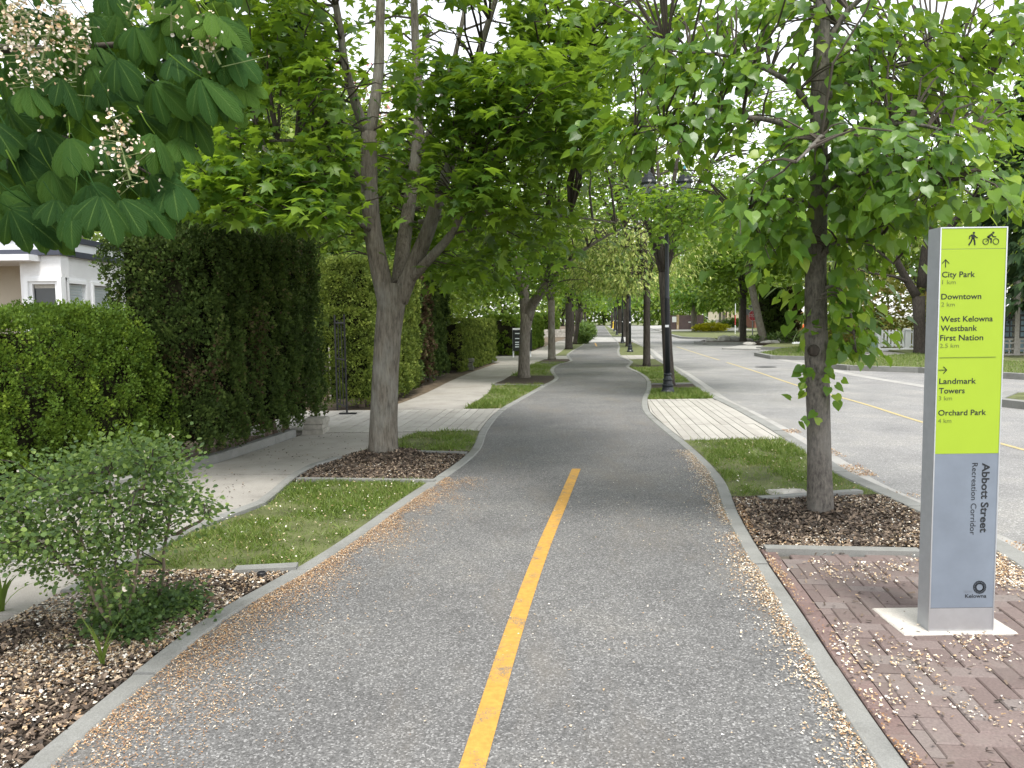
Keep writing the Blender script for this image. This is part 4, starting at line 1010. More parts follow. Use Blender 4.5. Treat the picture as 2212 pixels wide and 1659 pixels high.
# the leafy suckers that hang from the trunk
T3 = np.array([Q(a + rl.normal(0, w * .7), b + rl.normal(0, w), YL - .1 + rl.normal(0, .12)) for a, b, w, n in [(1803, 610, 14, 5), (1815, 660, 16, 6), (1830, 710, 16, 5), (1838, 748, 14, 3), (1812, 690, 12, 3)] for _ in range(n)])
def rej_linden(P):
    px, py, w = proj(P)
    h = hash2(np.round(P[:, 0] * 113), np.round(P[:, 2] * 97))
    gapA = (np.abs(px - (1700 - (py - 60) * .28)) < 34) & (py > 30) & (py < 420) & (h > .22)
    gapA |= (fbm(px / 60, py / 50, 31) > .66) & (py < 460) & (h > .12)
    gapB = (px > 1540) & (px < 1600) & (py > 320) & (py < 410)
    tr_ = (P[:, 1] < YL) & (np.abs(px - 1768) < 28) & ((py > 560) | (h > .25))
    lamp = (px > 1385) & (px < 1510) & (py > 350)
    low = (py > 600) & (P[:, 1] < 5.6)
    sign_ = (px > 2000) & (py > 470)
    return gapA | gapB | tr_ | lamp | low | sign_
lind = make_tree('linden_tree', 'young linden with heart-shaped leaves hanging down its trunk beside the wayfinding sign', tp[0], 'linden', 202, (tp, tr), limbs, np.vstack([T1, T2, T3]), 14, .15, .09, .09, MT['bark_l'],
                 n_single=300, reject=rej_linden, C=np.array(Q(1770, 150, YL)), r0=.01, group=None)
def sprig(px, py, n, s, seed):
    r = np.random.default_rng(seed)
    P = np.array([Q(px + r.normal(0, s), py + r.normal(0, s * 1.1), YL - .13 + r.normal(0, .02)) for _ in range(n)])
    d = r.normal(0, .6, (n, 3)) + [np.sign(px - 1768) * .6, -.3, -.5]
    up = r.normal(0, .5, (n, 3)) + [0, -.8, .6]
    o = scatter('sucker_leaf', T_LINDEN, P, frames(d, nrm(up)), r.uniform(.055, .085, n), MT['linden'], lind, 'stuff', .4 + r.random(n) * .6)
for a, b, n, s, sd in [(1738, 795, 5, 9, 1), (1738, 838, 7, 12, 2), (1746, 912, 5, 8, 3), (1790, 793, 4, 7, 4), (1800, 815, 6, 12, 5), (1800, 850, 4, 8, 6), (1756, 800, 3, 6, 7), (1752, 700, 6, 10, 8)]:
    sprig(a, b, n, s, sd)
mb = MB().tube(QP((1757, 757, YL - .09), (1756, 756.5, YL - .11), (1757, 757, YL - .125)), [w2 * 13, w2 * 12, w2 * 7], 12)
mb.obj('branch_scar', MT['bark_d'], lind, smooth=True)
mound(G(1773, 1116), .38, .04, 900, 115)

# ------------------------------------------------------------------ the other trees of the avenue
YL2 = gY(815, 1132)
gl, gr = 'maples along the left of the path', 'trees along the right of the path'
base2 = G(1132, 815)
L2 = [(QP((1140, 690, YL2), (1150, 655, YL2 - .1), (1172, 630, YL2 - .4), (1190, 580, YL2 - .6), (1200, 500, YL2 - .7)), [.15, .145, .13, .1, .04]),
      (QP((1133, 690, YL2), (1128, 620, YL2 + .1), (1112, 560, YL2 + .2), (1085, 480, YL2 + .3), (1060, 380, YL2 + .2)), [.11, .1, .085, .06, .03]),
      (QP((1136, 690, YL2), (1138, 600, YL2 + .3), (1130, 520, YL2 + .4), (1135, 400, YL2 + .5)), [.1, .09, .07, .03]),
      (QP((1128, 640, YL2), (1090, 590, YL2 - .5), (1050, 550, YL2 - 1), (1010, 530, YL2 - 1.2)), [.05, .04, .03, .015]),
      (QP((1172, 630, YL2 - .4), (1230, 560, YL2 - .6), (1290, 520, YL2 - .8), (1350, 490, YL2 - .9)), [.07, .06, .04, .02])]
r2 = np.random.default_rng(301)
T = np.vstack([ellipsoid(np.array(base2) + [0, 0, 5.4], (3.6, 3.4, 2.9), 240, r2, .5), np.array([Q(a + r2.normal(0, w), b + r2.normal(0, w * .5), YL2 + d + r2.normal(0, .6)) for a, b, w, d in [(1010, 560, 40, -1.5), (1070, 590, 40, -1.8), (1230, 560, 40, -1.5), (1200, 600, 35, -1), (1040, 620, 35, 1.5), (1150, 560, 40, -2.2), (1090, 530, 40, -2.5), (980, 520, 40, -.5), (1260, 500, 40, -1.5)] for _ in range(10)])])
T = T[T[:, 2] > 2.4]
def rej2(P):
    px, py, w = proj(P)
    return ((py > 640) & (px > 1100)) | (py > 675) | ((px > 1225) & (py > 490))
make_tree('maple_tree', 'second maple up the path with a stout right-leaning limb, rising from a round mulch patch', base2, 'maple_far', 302, (QP((1132, 820, YL2), (1132, 808, YL2), (1132, 770, YL2), (1134, 720, YL2), (1139, 678, YL2)), [.22, .175, .155, .15, .175]), L2, T, 36, .4, .15, .14, MT['bark_m'], group=gl, C=np.array(base2) + [0, 0, 4.2], r0=.03, reject=rej2)
def T_at(px, py): return G(px, py)
def rejY(lim):                               # keep the avenue open to the view
    def f(P): return P[:, 2] < lim + 0.35 * fbm(P[:, 0] * 1.3, P[:, 1] * 1.3, 77)
    return f
street_tree('maple_tree', 'third maple up the left side with a straight dark trunk behind the clipped hedge', T_at(1192, 777), 'maple_far', 311, .145, 2.4, (-.3, 0, 5.6), (2.9, 3.2, 2.9), 120, 32, .18, MT['bark_m'], gl, reject=rejY(2.2))
street_tree('maple_tree', 'fourth maple up the left side with a thick black trunk on a mulch mound', T_at(1229, 754), 'maple_far', 312, .19, 2.6, (0, 0, 6.0), (3.8, 3.8, 3.2), 95, 28, .25, MT['bark_d'], gl, reject=rejY(2.3))
street_tree('maple_tree', 'slim crooked dark maple beside the round green shrub on the left', T_at(1242, 743.5), 'maple_far', 313, .13, 2.4, (0, 0, 5.8), (3.4, 3.6, 3.2), 70, 16, .36, MT['bark_d'], gl, lean=(.35, 0), reject=rejY(2.2))
YR = gY(833, 1446)
street_tree('linden_tree', 'dark linden standing right behind the nearest black lamp post', G(1446, 833), 'maple_far', 321, .12, 2.7, (.2, 0, 5.5), (3.4, 3.2, 2.6), 140, 38, .14, MT['bark_d'], gr, lean=(-.15, 0), reject=lambda P: (P[:, 2] < 2.5 + .5 * fbm(P[:, 0], P[:, 1], 3)) | ((proj(P)[0] < 1405) & (proj(P)[1] > 470)) | ((proj(P)[0] > 1380) & (proj(P)[0] < 1520) & (proj(P)[1] > 345) & (proj(P)[1] < 402) & (P[:, 1] < 18.2)) | ((proj(P)[1] > 525) & (np.abs(proj(P)[0] - 1439) < 14) & (P[:, 1] < 17)), extra=np.array([Q(a + rm.normal(0, w), b + rm.normal(0, w * .45), 15.8 + rm.normal(0, .5)) for a, b, w in [(1430, 430, 30), (1500, 430, 30), (1470, 460, 35), (1400, 450, 25), (1450, 495, 25), (1520, 450, 25)] for _ in range(6)]))
street_tree('linden_tree', 'straight black-trunked linden in the second grass patch past the lamp', G(1397, 790), 'lime', 322, .12, 2.9, (-.6, 0, 5.4), (3.7, 3.6, 2.8), 150, 62, .16, MT['bark_d'], gr, reject=rejY(2.3), rh=.45, extra=np.array([Q(a + rm.normal(0, w), b + rm.normal(0, w * .5), 26.5 + rm.normal(0, .8)) for a, b, w in [(1300, 550, 40), (1350, 520, 40), (1255, 590, 30), (1310, 615, 35), (1390, 590, 35), (1280, 530, 30), (1340, 640, 30), (1240, 540, 25)] for _ in range(9)]))
street_tree('linden_tree', 'linden beside the second lamp post, its low twigs over the lamp', G(1356, 748.5), 'lime', 323, .12, 2.8, (0, 0, 6.0), (3.2, 3.6, 3.2), 100, 40, .22, MT['bark_d'], gr, reject=rejY(2.2))
ordn = ['nearest', 'second', 'third', 'farthest']
far_lab = {0: ' of the four distant avenue trees left of the narrowing path', 1: ' of the four distant avenue trees right of the narrowing path'}
for i, Y in enumerate([78, 98, 125, 160]):
    street_tree('avenue_tree', ordn[i] + far_lab[0], (float(PL(Y)) - 1.6, Y, 0), 'maple_far', 330 + i, .25, 2.8, (0, 0, 6.6), (3.2, 4.0, 3.6), 50, 14, .5, MT['bark_d'], 'distant avenue trees left', nsides=7, n_limbs=3, reject=rejY(2.4))
for i, Y in enumerate([72, 92, 118, 150]):
    street_tree('avenue_tree', ordn[i] + far_lab[1], (float(PR(Y)) + 1.3, Y, 0), 'linden_far', 340 + i, .25, 2.8, (0, 0, 6.6), (3.0, 4.0, 3.6), 50, 15, .5, MT['bark_d'], 'distant avenue trees right', nsides=7, n_limbs=3, reject=rejY(2.4))
for i, (x, y) in enumerate([(14, 215), (26, 222), (38, 218), (52, 225), (66, 215), (-2, 205), (-16, 210), (20, 240), (46, 245)]):
    street_tree('backdrop_tree', ['leftmost', 'second', 'third', 'fourth', 'fifth', 'sixth', 'seventh', 'eighth', 'rightmost'][[2, 4, 6, 7, 8, 1, 0, 3, 5][i]] + ' of the dark trees closing the far end of the street', (x, y, -.1), 'back', 350 + i, .4, 2.0, (0, 0, 8), (8, 5, 8), 70, 30, 1.2, MT['bark_d'], 'trees at the far end of the street', nsides=6, n_limbs=3)

# trees behind the hedges on the left
lab_l = ['broad pale green garden tree behind the white house', 'tall pale green garden tree behind the yellowish hedge', 'garden tree showing through the maple branches', 'bushy garden tree behind the dark hedge', 'light green garden tree above the clipped box hedge', 'garden tree behind the rounded hedge', 'tall garden tree far behind the left hedges', 'garden tree near the stone wall on the left', 'garden tree beyond the stone wall on the left', 'light garden tree over the roof of the white house']
for i, (x, y, h, rr) in enumerate([(-11.6, 27, 9, 3.6), (-5.6, 20.5, 8, 2.6), (-9.2, 31, 11, 4), (-4.2, 25.5, 6.2, 2.2), (-3.6, 33, 8, 3.2), (-4.5, 44, 11, 4.5), (-10, 46, 13, 5), (-6, 62, 12, 5), (-8, 85, 13, 6), (-19, 34, 12, 5)]):
    street_tree('garden_tree', lab_l[i], (x, y, -.05), 'back', 400 + i, .2, h * .28, (0, 0, h * .62), (rr, rr, h * .4), 115, 52, .13 + y * .0036, MT['bark_m'], 'garden trees behind the left hedges', nsides=7, thin=.38)
T = ellipsoid((-6.2, 30, 9.5), (2.6, 2.2, 1.6), 60, np.random.default_rng(5), .4)
pk = street_tree('red_flowering_tree', 'tall tree with pinkish red flower spikes behind the maple', (-6.4, 30.5, -.05), 'back', 420, .22, 3.0, (.2, 0, 8.2), (2.8, 2.6, 3.2), 110, 30, .26, MT['bark_m'], nsides=7)
P, R, S, v = leaves_at(T, T.mean(0), 9, .12, .3, .16, 'back', np.random.default_rng(6))
scatter('blossom', T_RHOMB, P, R, S, MT['pink'], pk, 'stuff', v)
def conifer(label, base, h, rad, seed, group=None, zlow=0.8):
    r = np.random.default_rng(seed)
    root = thing('spruce_tree', label, 'tree', base, group)
    b = np.array(base, float)
    MB().tube([b, b + [0, 0, h * .5], b + [0, 0, h]], [.2, .13, .02], 8).obj('trunk', MT['bark_d'], root, smooth=True)
    n = 2600
    z = zlow + (h - zlow) * r.random(n) ** 1.25
    a = r.uniform(0, 2 * math.pi, n)
    lim = rad * (1 - z / h) * (0.75 + .5 * fbm(z * 2.2 + a, a * 2, seed))
    q = lim * r.uniform(.35, 1, n)
    P = b + np.stack([np.cos(a) * q, np.sin(a) * q, z - q * .28], 1)
    d = np.stack([np.cos(a), np.sin(a), -.55 + r.normal(0, .2, n)], 1) + r.normal(0, .25, (n, 3))
    up = np.stack([r.normal(0, .4, n), r.normal(0, .4, n), np.ones(n)], 1)
    scatter('crown', T_NEEDLE, P, frames(d, nrm(up)), r.uniform(.4, .8, n), MT['conifer'], root, 'stuff')
conifer('dark drooping spruce rising behind the tall dark hedge', (-8.3, 21.5, -.05), 15, 2.6, 501, 'spruces')
conifer('dark spruce between the garden trees behind the maple', (-6.8, 25.5, -.05), 13, 2.2, 502, 'spruces')
conifer('dark spruce over the lattice fence at the right edge', (20.6, 31, -.05), 14, 4.2, 503, 'spruces', 2.4)

# trees across the street
bt = G(1988, 764)
tb = np.array(bt)
Yb = tb[1]
limbs = [(QP((1980, 640, Yb), (1950, 590, Yb), (1915, 520, Yb - .5), (1880, 440, Yb - 1)), [.19, .15, .12, .06]), (QP((1990, 620, Yb), (1998, 540, Yb), (2020, 440, Yb), (2040, 300, Yb)), [.2, .17, .13, .07]),
         (QP((1965, 610, Yb), (1930, 596, Yb - .5), (1880, 590, Yb - 1), (1850, 580, Yb - 1.2)), [.07, .055, .04, .02]), (QP((2000, 560, Yb), (2060, 480, Yb), (2130, 400, Yb), (2190, 350, Yb)), [.16, .14, .1, .05])]
rbt = np.random.default_rng(601)
T = ellipsoid(tb + [.5, 0, 8.2], (6.0, 5.2, 5.0), 230, rbt, .5)
T = T[T[:, 2] > 5.3]
make_tree('shade_tree', 'big dark-trunked shade tree on the far lawn beside the picket fence', bt, 'linden_far', 602, (QP((1988, 772, Yb), (1987, 755, Yb), (1986, 700, Yb), (1984, 640, Yb)), [.36, .25, .22, .25]), limbs, T, 24, .6, .25, .26, MT['bark_d'], C=tb + [.5, 0, 7], r0=.04)
ac = [(1605, 737.5, .22, 'maple_far', 'round-headed tree with a dark trunk among the pale rocks', 2.9, (0, 0, 7), (4.2, 4.2, 3.6), (0, 0)),
      (1650, 741, .24, 'maple_far', 'tree with a grey trunk leaning left beside the tall cedar hedge', 4.4, (0, 0, 7.6), (4.4, 4.4, 3.4), (-1.0, 0)),
      (1500, 716, .32, 'linden_far', 'low spreading pale-trunked tree behind the yellow shrub', 3.2, (1.5, 0, 5.6), (5.5, 4, 3.4), (0, 0))]
for i, (px, py, rr, kd, lab, fk, cc, cr, ln) in enumerate(ac):
    g = G(px, py)
    street_tree('street_tree', lab, g, kd, 610 + i, rr, fk, cc, cr, 120, 48, .24 + .002 * g[1], MT['bark_d'] if i == 0 else MT['bark_m'], 'trees across the street', lean=ln, nsides=8, thin=.33, reject=(lambda f: (lambda P: P[:, 2] < f))(fk * .8))
lab_r = ['pale green tree across the street above the side lawn', 'tree behind the tall cedar hedge across the street', 'light green garden tree behind the picket fence', 'feathery green tree right of the picket fence', 'tall tree behind the cream house', 'leafy tree left of the cream house', 'far tree above the brown construction screen', 'tall tree far behind the sign', 'tree standing over the road where it narrows', 'far leafy tree over the road', 'tall tree at the right edge behind the sign']
for i, (x, y, h, rr) in enumerate([(20.5, 47, 9, 3.8), (26, 66, 11, 5), (24, 46, 9, 4.5), (27, 42, 8, 4), (43, 140, 16, 8), (33, 125, 14, 7), (27, 118, 14, 6), (33, 52, 13, 6), (25.5, 88, 10, 4.0), (29, 108, 12, 5), (26.5, 36, 11, 4.5)]):
    street_tree('garden_tree', lab_r[i], (x, y, -.05), 'back' if i % 3 else 'lime', 620 + i, .22, h * .3, (0, 0, h * .64), (rr, rr, h * .36), 115, 48, .13 + y * .0036, MT['bark_m'], 'garden trees across the street', nsides=7, thin=.36)

# ------------------------------------------------------------------ hedges
def hedge(name, label, xf, Y0, Y1, w, h, m, seed, dens=2600, rc=.1, ss=.05, group='clipped cedar hedges', batter=0.0, rag=0.05, zlow=0.0, stems=0, rnd_top=.12, colm=0.0, dry_at=None, cat='hedge'):
    r = np.random.default_rng(seed)
    hf = h if callable(h) else (lambda y: h + 0 * np.asarray(y))
    root = thing(name, label, cat, (float(xf((Y0 + Y1) / 2)), (Y0 + Y1) / 2, 0), group)
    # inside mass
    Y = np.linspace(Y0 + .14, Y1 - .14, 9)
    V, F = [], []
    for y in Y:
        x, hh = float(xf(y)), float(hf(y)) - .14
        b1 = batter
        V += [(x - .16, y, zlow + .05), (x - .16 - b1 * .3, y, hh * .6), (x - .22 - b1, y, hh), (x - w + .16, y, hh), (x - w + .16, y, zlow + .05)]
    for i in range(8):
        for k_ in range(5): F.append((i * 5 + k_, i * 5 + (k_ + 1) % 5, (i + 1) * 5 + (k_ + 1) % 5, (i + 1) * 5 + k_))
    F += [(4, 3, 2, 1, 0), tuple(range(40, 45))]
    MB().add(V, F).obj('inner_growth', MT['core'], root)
    def surf(n, typ):
        if typ == 'front':
            y = r.uniform(Y0, Y1, n); z = r.uniform(zlow, 1, n) * hf(y) if zlow < 1 else 0
            z = zlow + (hf(y) - zlow) * r.random(n)
            t = z / hf(y)
            x = xf(y) - batter * t ** 2 - rnd_top * np.clip((t - .88) / .12, 0, 1) ** 2
            nn = np.stack([np.ones(n), 0 * y, .15 + 2.0 * np.clip((t - .9) / .1, 0, 1)], 1)
        elif typ == 'top':
            y = r.uniform(Y0, Y1, n); u = r.random(n)
            x = xf(y) - batter - u * (w - batter); z = hf(y) + 0 * y
            nn = np.stack([0 * y, 0 * y, np.ones(n)], 1)
        else:
            yv = Y0 if typ == 'near' else Y1
            y = np.full(n, yv); z = zlow + (hf(y) - zlow) * r.random(n)
            t = z / hf(y); u = r.random(n)
            x = xf(y) - batter * t ** 2 - u * (w - batter * t ** 2)
            y = y + (rnd_top * np.clip((t - .85) / .15, 0, 1) ** 2 + .5 * batter * t ** 2) * (1 if typ == 'near' else -1)
            nn = np.stack([0 * y, np.full(n, -1.0 if typ == 'near' else 1.0), .15 + 0 * y], 1)
        return np.stack([x, y, z], 1), nrm(nn)
    L = Y1 - Y0; hm = float(hf((Y0 + Y1) / 2))
    per = 34 if dens < 6900 else 80
    Cs, Ns = [], []
    for typ, A in (('front', L * hm), ('top', L * w), ('near', w * hm), ('far', w * hm * .5)):
        n = max(4, int(A * dens / per))
        c, nn = surf(n, typ)
        Cs.append(c); Ns.append(nn)
    C, Nn = np.concatenate(Cs), np.concatenate(Ns)
    lump = (fbm(C[:, 1] * 2.6 + C[:, 0], C[:, 2] * 2.6 + C[:, 0] * .7, seed) - .5)
    if colm: C = C + Nn * (np.abs(np.sin(C[:, 1] * math.pi / .52 + .6 * np.sin(C[:, 2] * 1.7)))[:, None] - .6) * colm
    C = C + Nn * (lump[:, None] * rag * 3.2 + r.normal(0, rag * .4, (len(C), 1)) - rc * .55)
    n = len(C) * per
    D = nrm(r.normal(0, 1, (n, 3)) * .75 + np.repeat(Nn, per, 0))
    P = np.repeat(C, per, 0) + D * (rc * np.repeat(r.uniform(.7, 1.3, len(C)), per) * r.uniform(.6, 1.0, n))[:, None]
    d = D + np.array([0, 0, .55]) + r.normal(0, .35, (n, 3))
    up = r.normal(0, 1, (n, 3)) + D * .4
    S = r.uniform(.6, 1.3, n) * ss
    v = np.clip(np.repeat(r.normal(.42, .22, len(C)), per) + r.normal(0, .13, n), 0, 1)
    k_ = P[:, 2] > .02
    if dry_at is not None:
        dd = dry_at(P, r) & k_
        scatter('dry_foliage', T_SPRAY, P[dd], frames(d, nrm(up))[dd], S[dd], MT['cedar_b'], root, 'stuff', v[dd])
        k_ &= ~dd
    scatter('foliage', T_SPRAY, P[k_], frames(d, nrm(up))[k_], S[k_], m, root, 'stuff', v[k_])
    for i in range(stems):
        y = Y0 + .35 + (L - .6) * (i + .5 + r.normal(0, .12)) / stems
        x = float(xf(y)) - .3 + r.normal(0, .05)
        ln = r.normal(0, .1)
        MB().tube([(x, y, -.05), (x + ln * .3, y, .15), (x + ln, y + r.normal(0, .05), .7)], [.065, .05, .045], 7).obj('stem', MT['stem'], root, smooth=True)
    return root
hedge('cedar_hedge', 'bright green lumpy cedar hedge below the windows of the white house', Off(SL, -.22), 3.6, 8.75, 1.15, lambda y: 1.70 + .05 * np.sin(np.asarray(y) * 3.1), MT['cedar_l'], 701, 7000, .15, .032, batter=.42, rag=.1, rnd_top=.14)
hedge('cedar_hedge', 'tall dark cedar hedge with bare stems at its foot beside the sidewalk', Off(SL, -.04), 8.85, 12.1, 1.05, lambda y: 2.66 + .07 * (np.asarray(y) - 8.9), MT['cedar_d'], 702, 4700, .11, .043, colm=.16, rag=.08, zlow=.22, stems=7, rnd_top=.12,
      dry_at=lambda P, r: r.random(len(P)) < np.clip(fbm(P[:, 1] * 1.6, P[:, 2] * .9, 5) * 2.2 - 1.35, 0.015, .3))
hedge('cedar_hedge', 'yellow-green sunlit cedar hedge behind the near maple', Off(SL, -.3), 14.75, 18.2, .95, lambda y: 2.75 + .0 * np.asarray(y), MT['cedar_y'], 703, 3600, .12, .05, colm=.1, rag=.07, zlow=.12, stems=6)
hedge('cedar_hedge', 'ragged near-black cedar hedge with a brown dry patch', Off(SL, -.55), 18.4, 23.6, .9, lambda y: 2.55 + .25 * np.sin(np.asarray(y) * 2.3), MT['cedar_d'], 704, 1300, .14, .085, rag=.12, zlow=.15, stems=6,
      dry_at=lambda P, r: (np.abs(P[:, 1] - 20.6) < .9) & (r.random(len(P)) < .75))
hedge('cedar_hedge', 'box-shaped flat-topped clipped hedge along the sidewalk', Off(SL, -.3), 24.8, 31.5, 1.0, 1.66, MT['cedar_y'], 705, 2600, .06, .045, rag=.01, rnd_top=.05)
hedge('cedar_hedge', 'rounded clipped hedge past the black notice board', Off(SL, -.3), 36.5, 50, 1.4, 1.75, MT['cedar_l'], 706, 520, .12, .12, rag=.05, rnd_top=.3)
hedge('cedar_hedge', 'far clipped hedge behind the low stone wall', Off(SL, -1.5), 76, 95, 1.6, 2.0, MT['cedar_l'], 707, 160, .2, .25, rag=.08, rnd_top=.2)
g0, g1 = G(1658, 738), G(1736, 737)
hedge('cedar_hedge', 'tall dark cedar hedge across the street, brown at its right end', lambda y: float(g1[0]) + 0 * np.asarray(y), float(g0[1]) + 1, float(g0[1]) + 2.6, float(g1[0] - g0[0]), 3.4, MT['cedar_d'], 708, 520, .2, .17, rag=.14, rnd_top=.3,
      dry_at=lambda P, r: (P[:, 0] > g1[0] - .95 + .4 * fbm(P[:, 2] * 1.5, P[:, 0], 2)) & (r.random(len(P)) < .8))

# ------------------------------------------------------------------ shrubs
def shrub(name, label, c, rad, kind, n, size, seed, cat='shrub', group=None, stems=5, inner=.6):
    r = np.random.default_rng(seed)
    root = thing(name, label, cat, (c[0], c[1], c[2]), group)
    c = np.array(c, float)
    T = ellipsoid(c + [0, 0, rad[2] * .9], rad, n // 14, r, inner)
    T = T[T[:, 2] > c[2] + .03]
    lump = fbm(T[:, 0] * 3, T[:, 2] * 3 + T[:, 1], seed)
    T = T[lump > .33]
    mb = MB()
    for i in range(stems):
        e = c + [r.normal(0, rad[0] * .3), r.normal(0, rad[1] * .3), rad[2] * 1.1]
        mb.tube([c + [r.normal(0, .05), r.normal(0, .05), -.05], (c + e) / 2 + r.normal(0, .03, 3), e], [.02, .015, .008], 5)
    mb.obj('stem', MT['twig'], root, kind='stuff')
    P, R, S, v = leaves_at(T, c, 14, rad[0] * .11, rad[2] * .1, size, kind, r)
    k_ = P[:, 2] > c[2] + .01
    scatter('foliage', KIND[kind][0], P[k_], R[k_], S[k_], KIND[kind][1], root, 'stuff', v[k_])
    return root
shrub('green_shrub', 'round bright green shrub beside the slim tree on the left', G(1258, 742.5), (.5, .5, .42), 'shrub', 1800, .13, 801, group='shrubs by the left of the path')
shrub('green_shrub', 'pale shrub farther up the left of the path', G(1266, 733), (.8, 1.2, .75), 'shrub', 1500, .2, 802, group='shrubs by the left of the path')
shrub('golden_shrub', 'wide golden yellow shrub on the corner lawn across the street', G(1537, 716), (2.0, 1.1, .5), 'gold', 4200, .2, 803)
shrub('trimmed_shrub', 'small round trimmed shrub right of the golden shrub', tuple(np.array(G(1581, 714)) + [0, 0, .5]), (1.2, 1.0, .55), 'shrub', 2000, .22, 804)
shrub('leafy_shrub', 'yellowish layered shrub behind the left end of the picket fence', tuple(np.array(G(1935, 757)) + [0, 3, 0]), (3.2, 1.6, 1.9), 'rustleaf', 2600, .26, 805)
shrub('leafy_shrub', 'dark green bush left of the picket fence on the far lawn', tuple(np.array(G(1858, 744)) + [0, 1, 0]), (2.2, 1.2, 1.2), 'shrub', 1800, .28, 806)
shrub('golden_shrub', 'small golden shrub behind the linden trunk across the street', tuple(np.array(G(1806, 744)) + [0, .5, 0]), (1.0, .8, .7), 'gold', 900, .2, 807)
shrub('leafy_shrub', 'low green ground plants at the foot of the cedar hedge', tuple(np.array(G(1720, 740)) + [0, 0, 0]), (2.6, .5, .35), 'shrub', 1300, .18, 808)

# the open small-leaved shrub in the near bed
cb = G(255, 1372)
rs = np.random.default_rng(811)
root = thing('flowering_shrub', 'open small-leaved shrub with thin bare stems in the near mulch bed', 'shrub', cb)
cb = np.array(cb)
T = []
for (px, py, w, hgt, d, n) in [(255, 985, 75, 24, 4.0, 44), (120, 1035, 65, 32, 4.0, 40), (350, 1005, 50, 28, 4.05, 30), (30, 1085, 50, 45, 3.95, 34), (180, 1090, 75, 45, 4.0, 52), (300, 1085, 65, 45, 4.05, 40), (20, 1160, 50, 50, 3.9, 30), (210, 1240, 30, 30, 3.98, 14), (270, 1300, 22, 25, 4.0, 10), (120, 1225, 40, 25, 3.95, 12), (370, 1080, 30, 30, 4.1, 26), (100, 1160, 60, 30, 3.95, 45), (230, 1180, 40, 40, 4.0, 36), (330, 1150, 40, 25, 4.05, 22),
                               (440, 1105, 18, 14, 4.2, 9), (410, 1080, 14, 14, 4.15, 8), (30, 1170, 30, 40, 3.9, 24), (250, 1260, 22, 30, 4.0, 16), (-50, 1100, 50, 50, 3.9, 40)]:
    T += [Q(px + rs.normal(0, w * .6), py + rs.normal(0, hgt * .7), d + rs.normal(0, .24)) for _ in range(n)]
T = np.array(T)
P, R, S, v = leaves_at(T, cb + [0, 0, .5], 22, .055, .042, .0235, 'bush', rs)
v = np.clip(v * .85 + .12, 0, 1)
scatter('foliage', T_ROUND, P, R, S, MT['bushleaf'], root, 'stuff', v)
stems_ = [[(255, 1372, 4.03), (262, 1290, 4.0), (250, 1180, 4.0), (235, 1020, 4.0)], [(250, 1372, 4.03), (225, 1270, 3.98), (170, 1150, 3.97), (110, 1050, 3.97)], [(262, 1372, 4.05), (290, 1280, 4.05), (300, 1160, 4.05), (320, 1020, 4.05)],
          [(340, 1300, 4.4), (357, 1200, 4.35), (372, 1100, 4.25), (380, 1010, 4.2)], [(248, 1372, 4.0), (190, 1260, 3.9), (90, 1170, 3.9), (10, 1080, 3.9)], [(372, 1160, 4.3), (410, 1140, 4.25), (440, 1120, 4.22), (455, 1095, 4.2)]]
st = []
for s_ in stems_:
    p = np.array(QP(*s_)); st.append(p)
    u = np.linspace(0, 3, 10)
    pp = np.stack([np.interp(u, range(4), p[:, k_]) for k_ in range(3)], 1) + rs.normal(0, .006, (10, 3))
    MB().tube(pp, np.linspace(.011, .005, 10), 6).obj('stem', MT['stem'], root, smooth=True)
mb = MB(); branches(mb, np.concatenate([np.stack([np.interp(np.linspace(0, 3, 12), range(4), p[:, k_]) for k_ in range(3)], 1)[3:] for p in st]), T[::3], rs, .004, .08, 3, 4)
mb.obj('branchwork', MT['twig'], root, kind='stuff')
P = T[rs.integers(0, len(T), 90)] + rs.normal(0, .05, (90, 3))
scatter('blossom', PETAL, P, frames(rs.normal(0, 1, (90, 3)), nrm(rs.normal(0, 1, (90, 3)))), rs.uniform(.014, .03, 90), MT['petal'], root, 'stuff', .6 + .4 * rs.random(90))
root = thing('ground_cover', 'low mat of small green leaves at the foot of the open shrub', 'ground plant', G(330, 1350))
T = np.array([np.array(G(a + rs.normal(0, w), b + rs.normal(0, h_))) + [0, 0, abs(rs.normal(0, .05)) + .01] for a, b, w, h_, n in [(250, 1345, 35, 18, 60), (330, 1330, 40, 14, 60), (400, 1310, 25, 10, 35), (290, 1375, 45, 8, 40)] for _ in range(n)])
P, R, S, v = leaves_at(T, T.mean(0), 14, .035, .02, .026, 'bush', rs)
P[:, 2] = np.abs(P[:, 2]) + .004
scatter('foliage', T_ROUND, P, R, S, MT['bushleaf'], root, 'stuff', v * .7)
def tuft(label, px, py, n, ln, seed, m=MT['grass'], wide=.02):
    r = np.random.default_rng(seed)
    b = np.array(G(px, py))
    root = thing('grass_tuft', label, 'grass tuft', b)
    for i in range(n):
        a = r.uniform(0, 2 * math.pi); L = ln * r.uniform(.6, 1.1); lean = r.uniform(.25, .8)
        u = np.linspace(0, 1, 6)
        c = b[None] + np.stack([np.cos(a) * L * lean * u ** 1.6, np.sin(a) * L * lean * u ** 1.6, L * (u - .45 * lean * u ** 2.5)], 1)
        sx = np.array([-math.sin(a), math.cos(a), 0]) * wide * .5
        w = (1 - u ** 2)[:, None] * sx
        V = np.concatenate([c - w, c + w]); F = [(j, j + 1, j + 7, j + 6) for j in range(5)]
        o = fast('blade', V, F, m, root, np.full(12, r.uniform(.3, .85)))
tuft('tuft of long arching grass blades in the mulch near the kerb', 222, 1440, 9, .3, 821, wide=.018)
tuft('pale green blade tuft at the left edge of the photo', 5, 1325, 8, .36, 822, wide=.022)

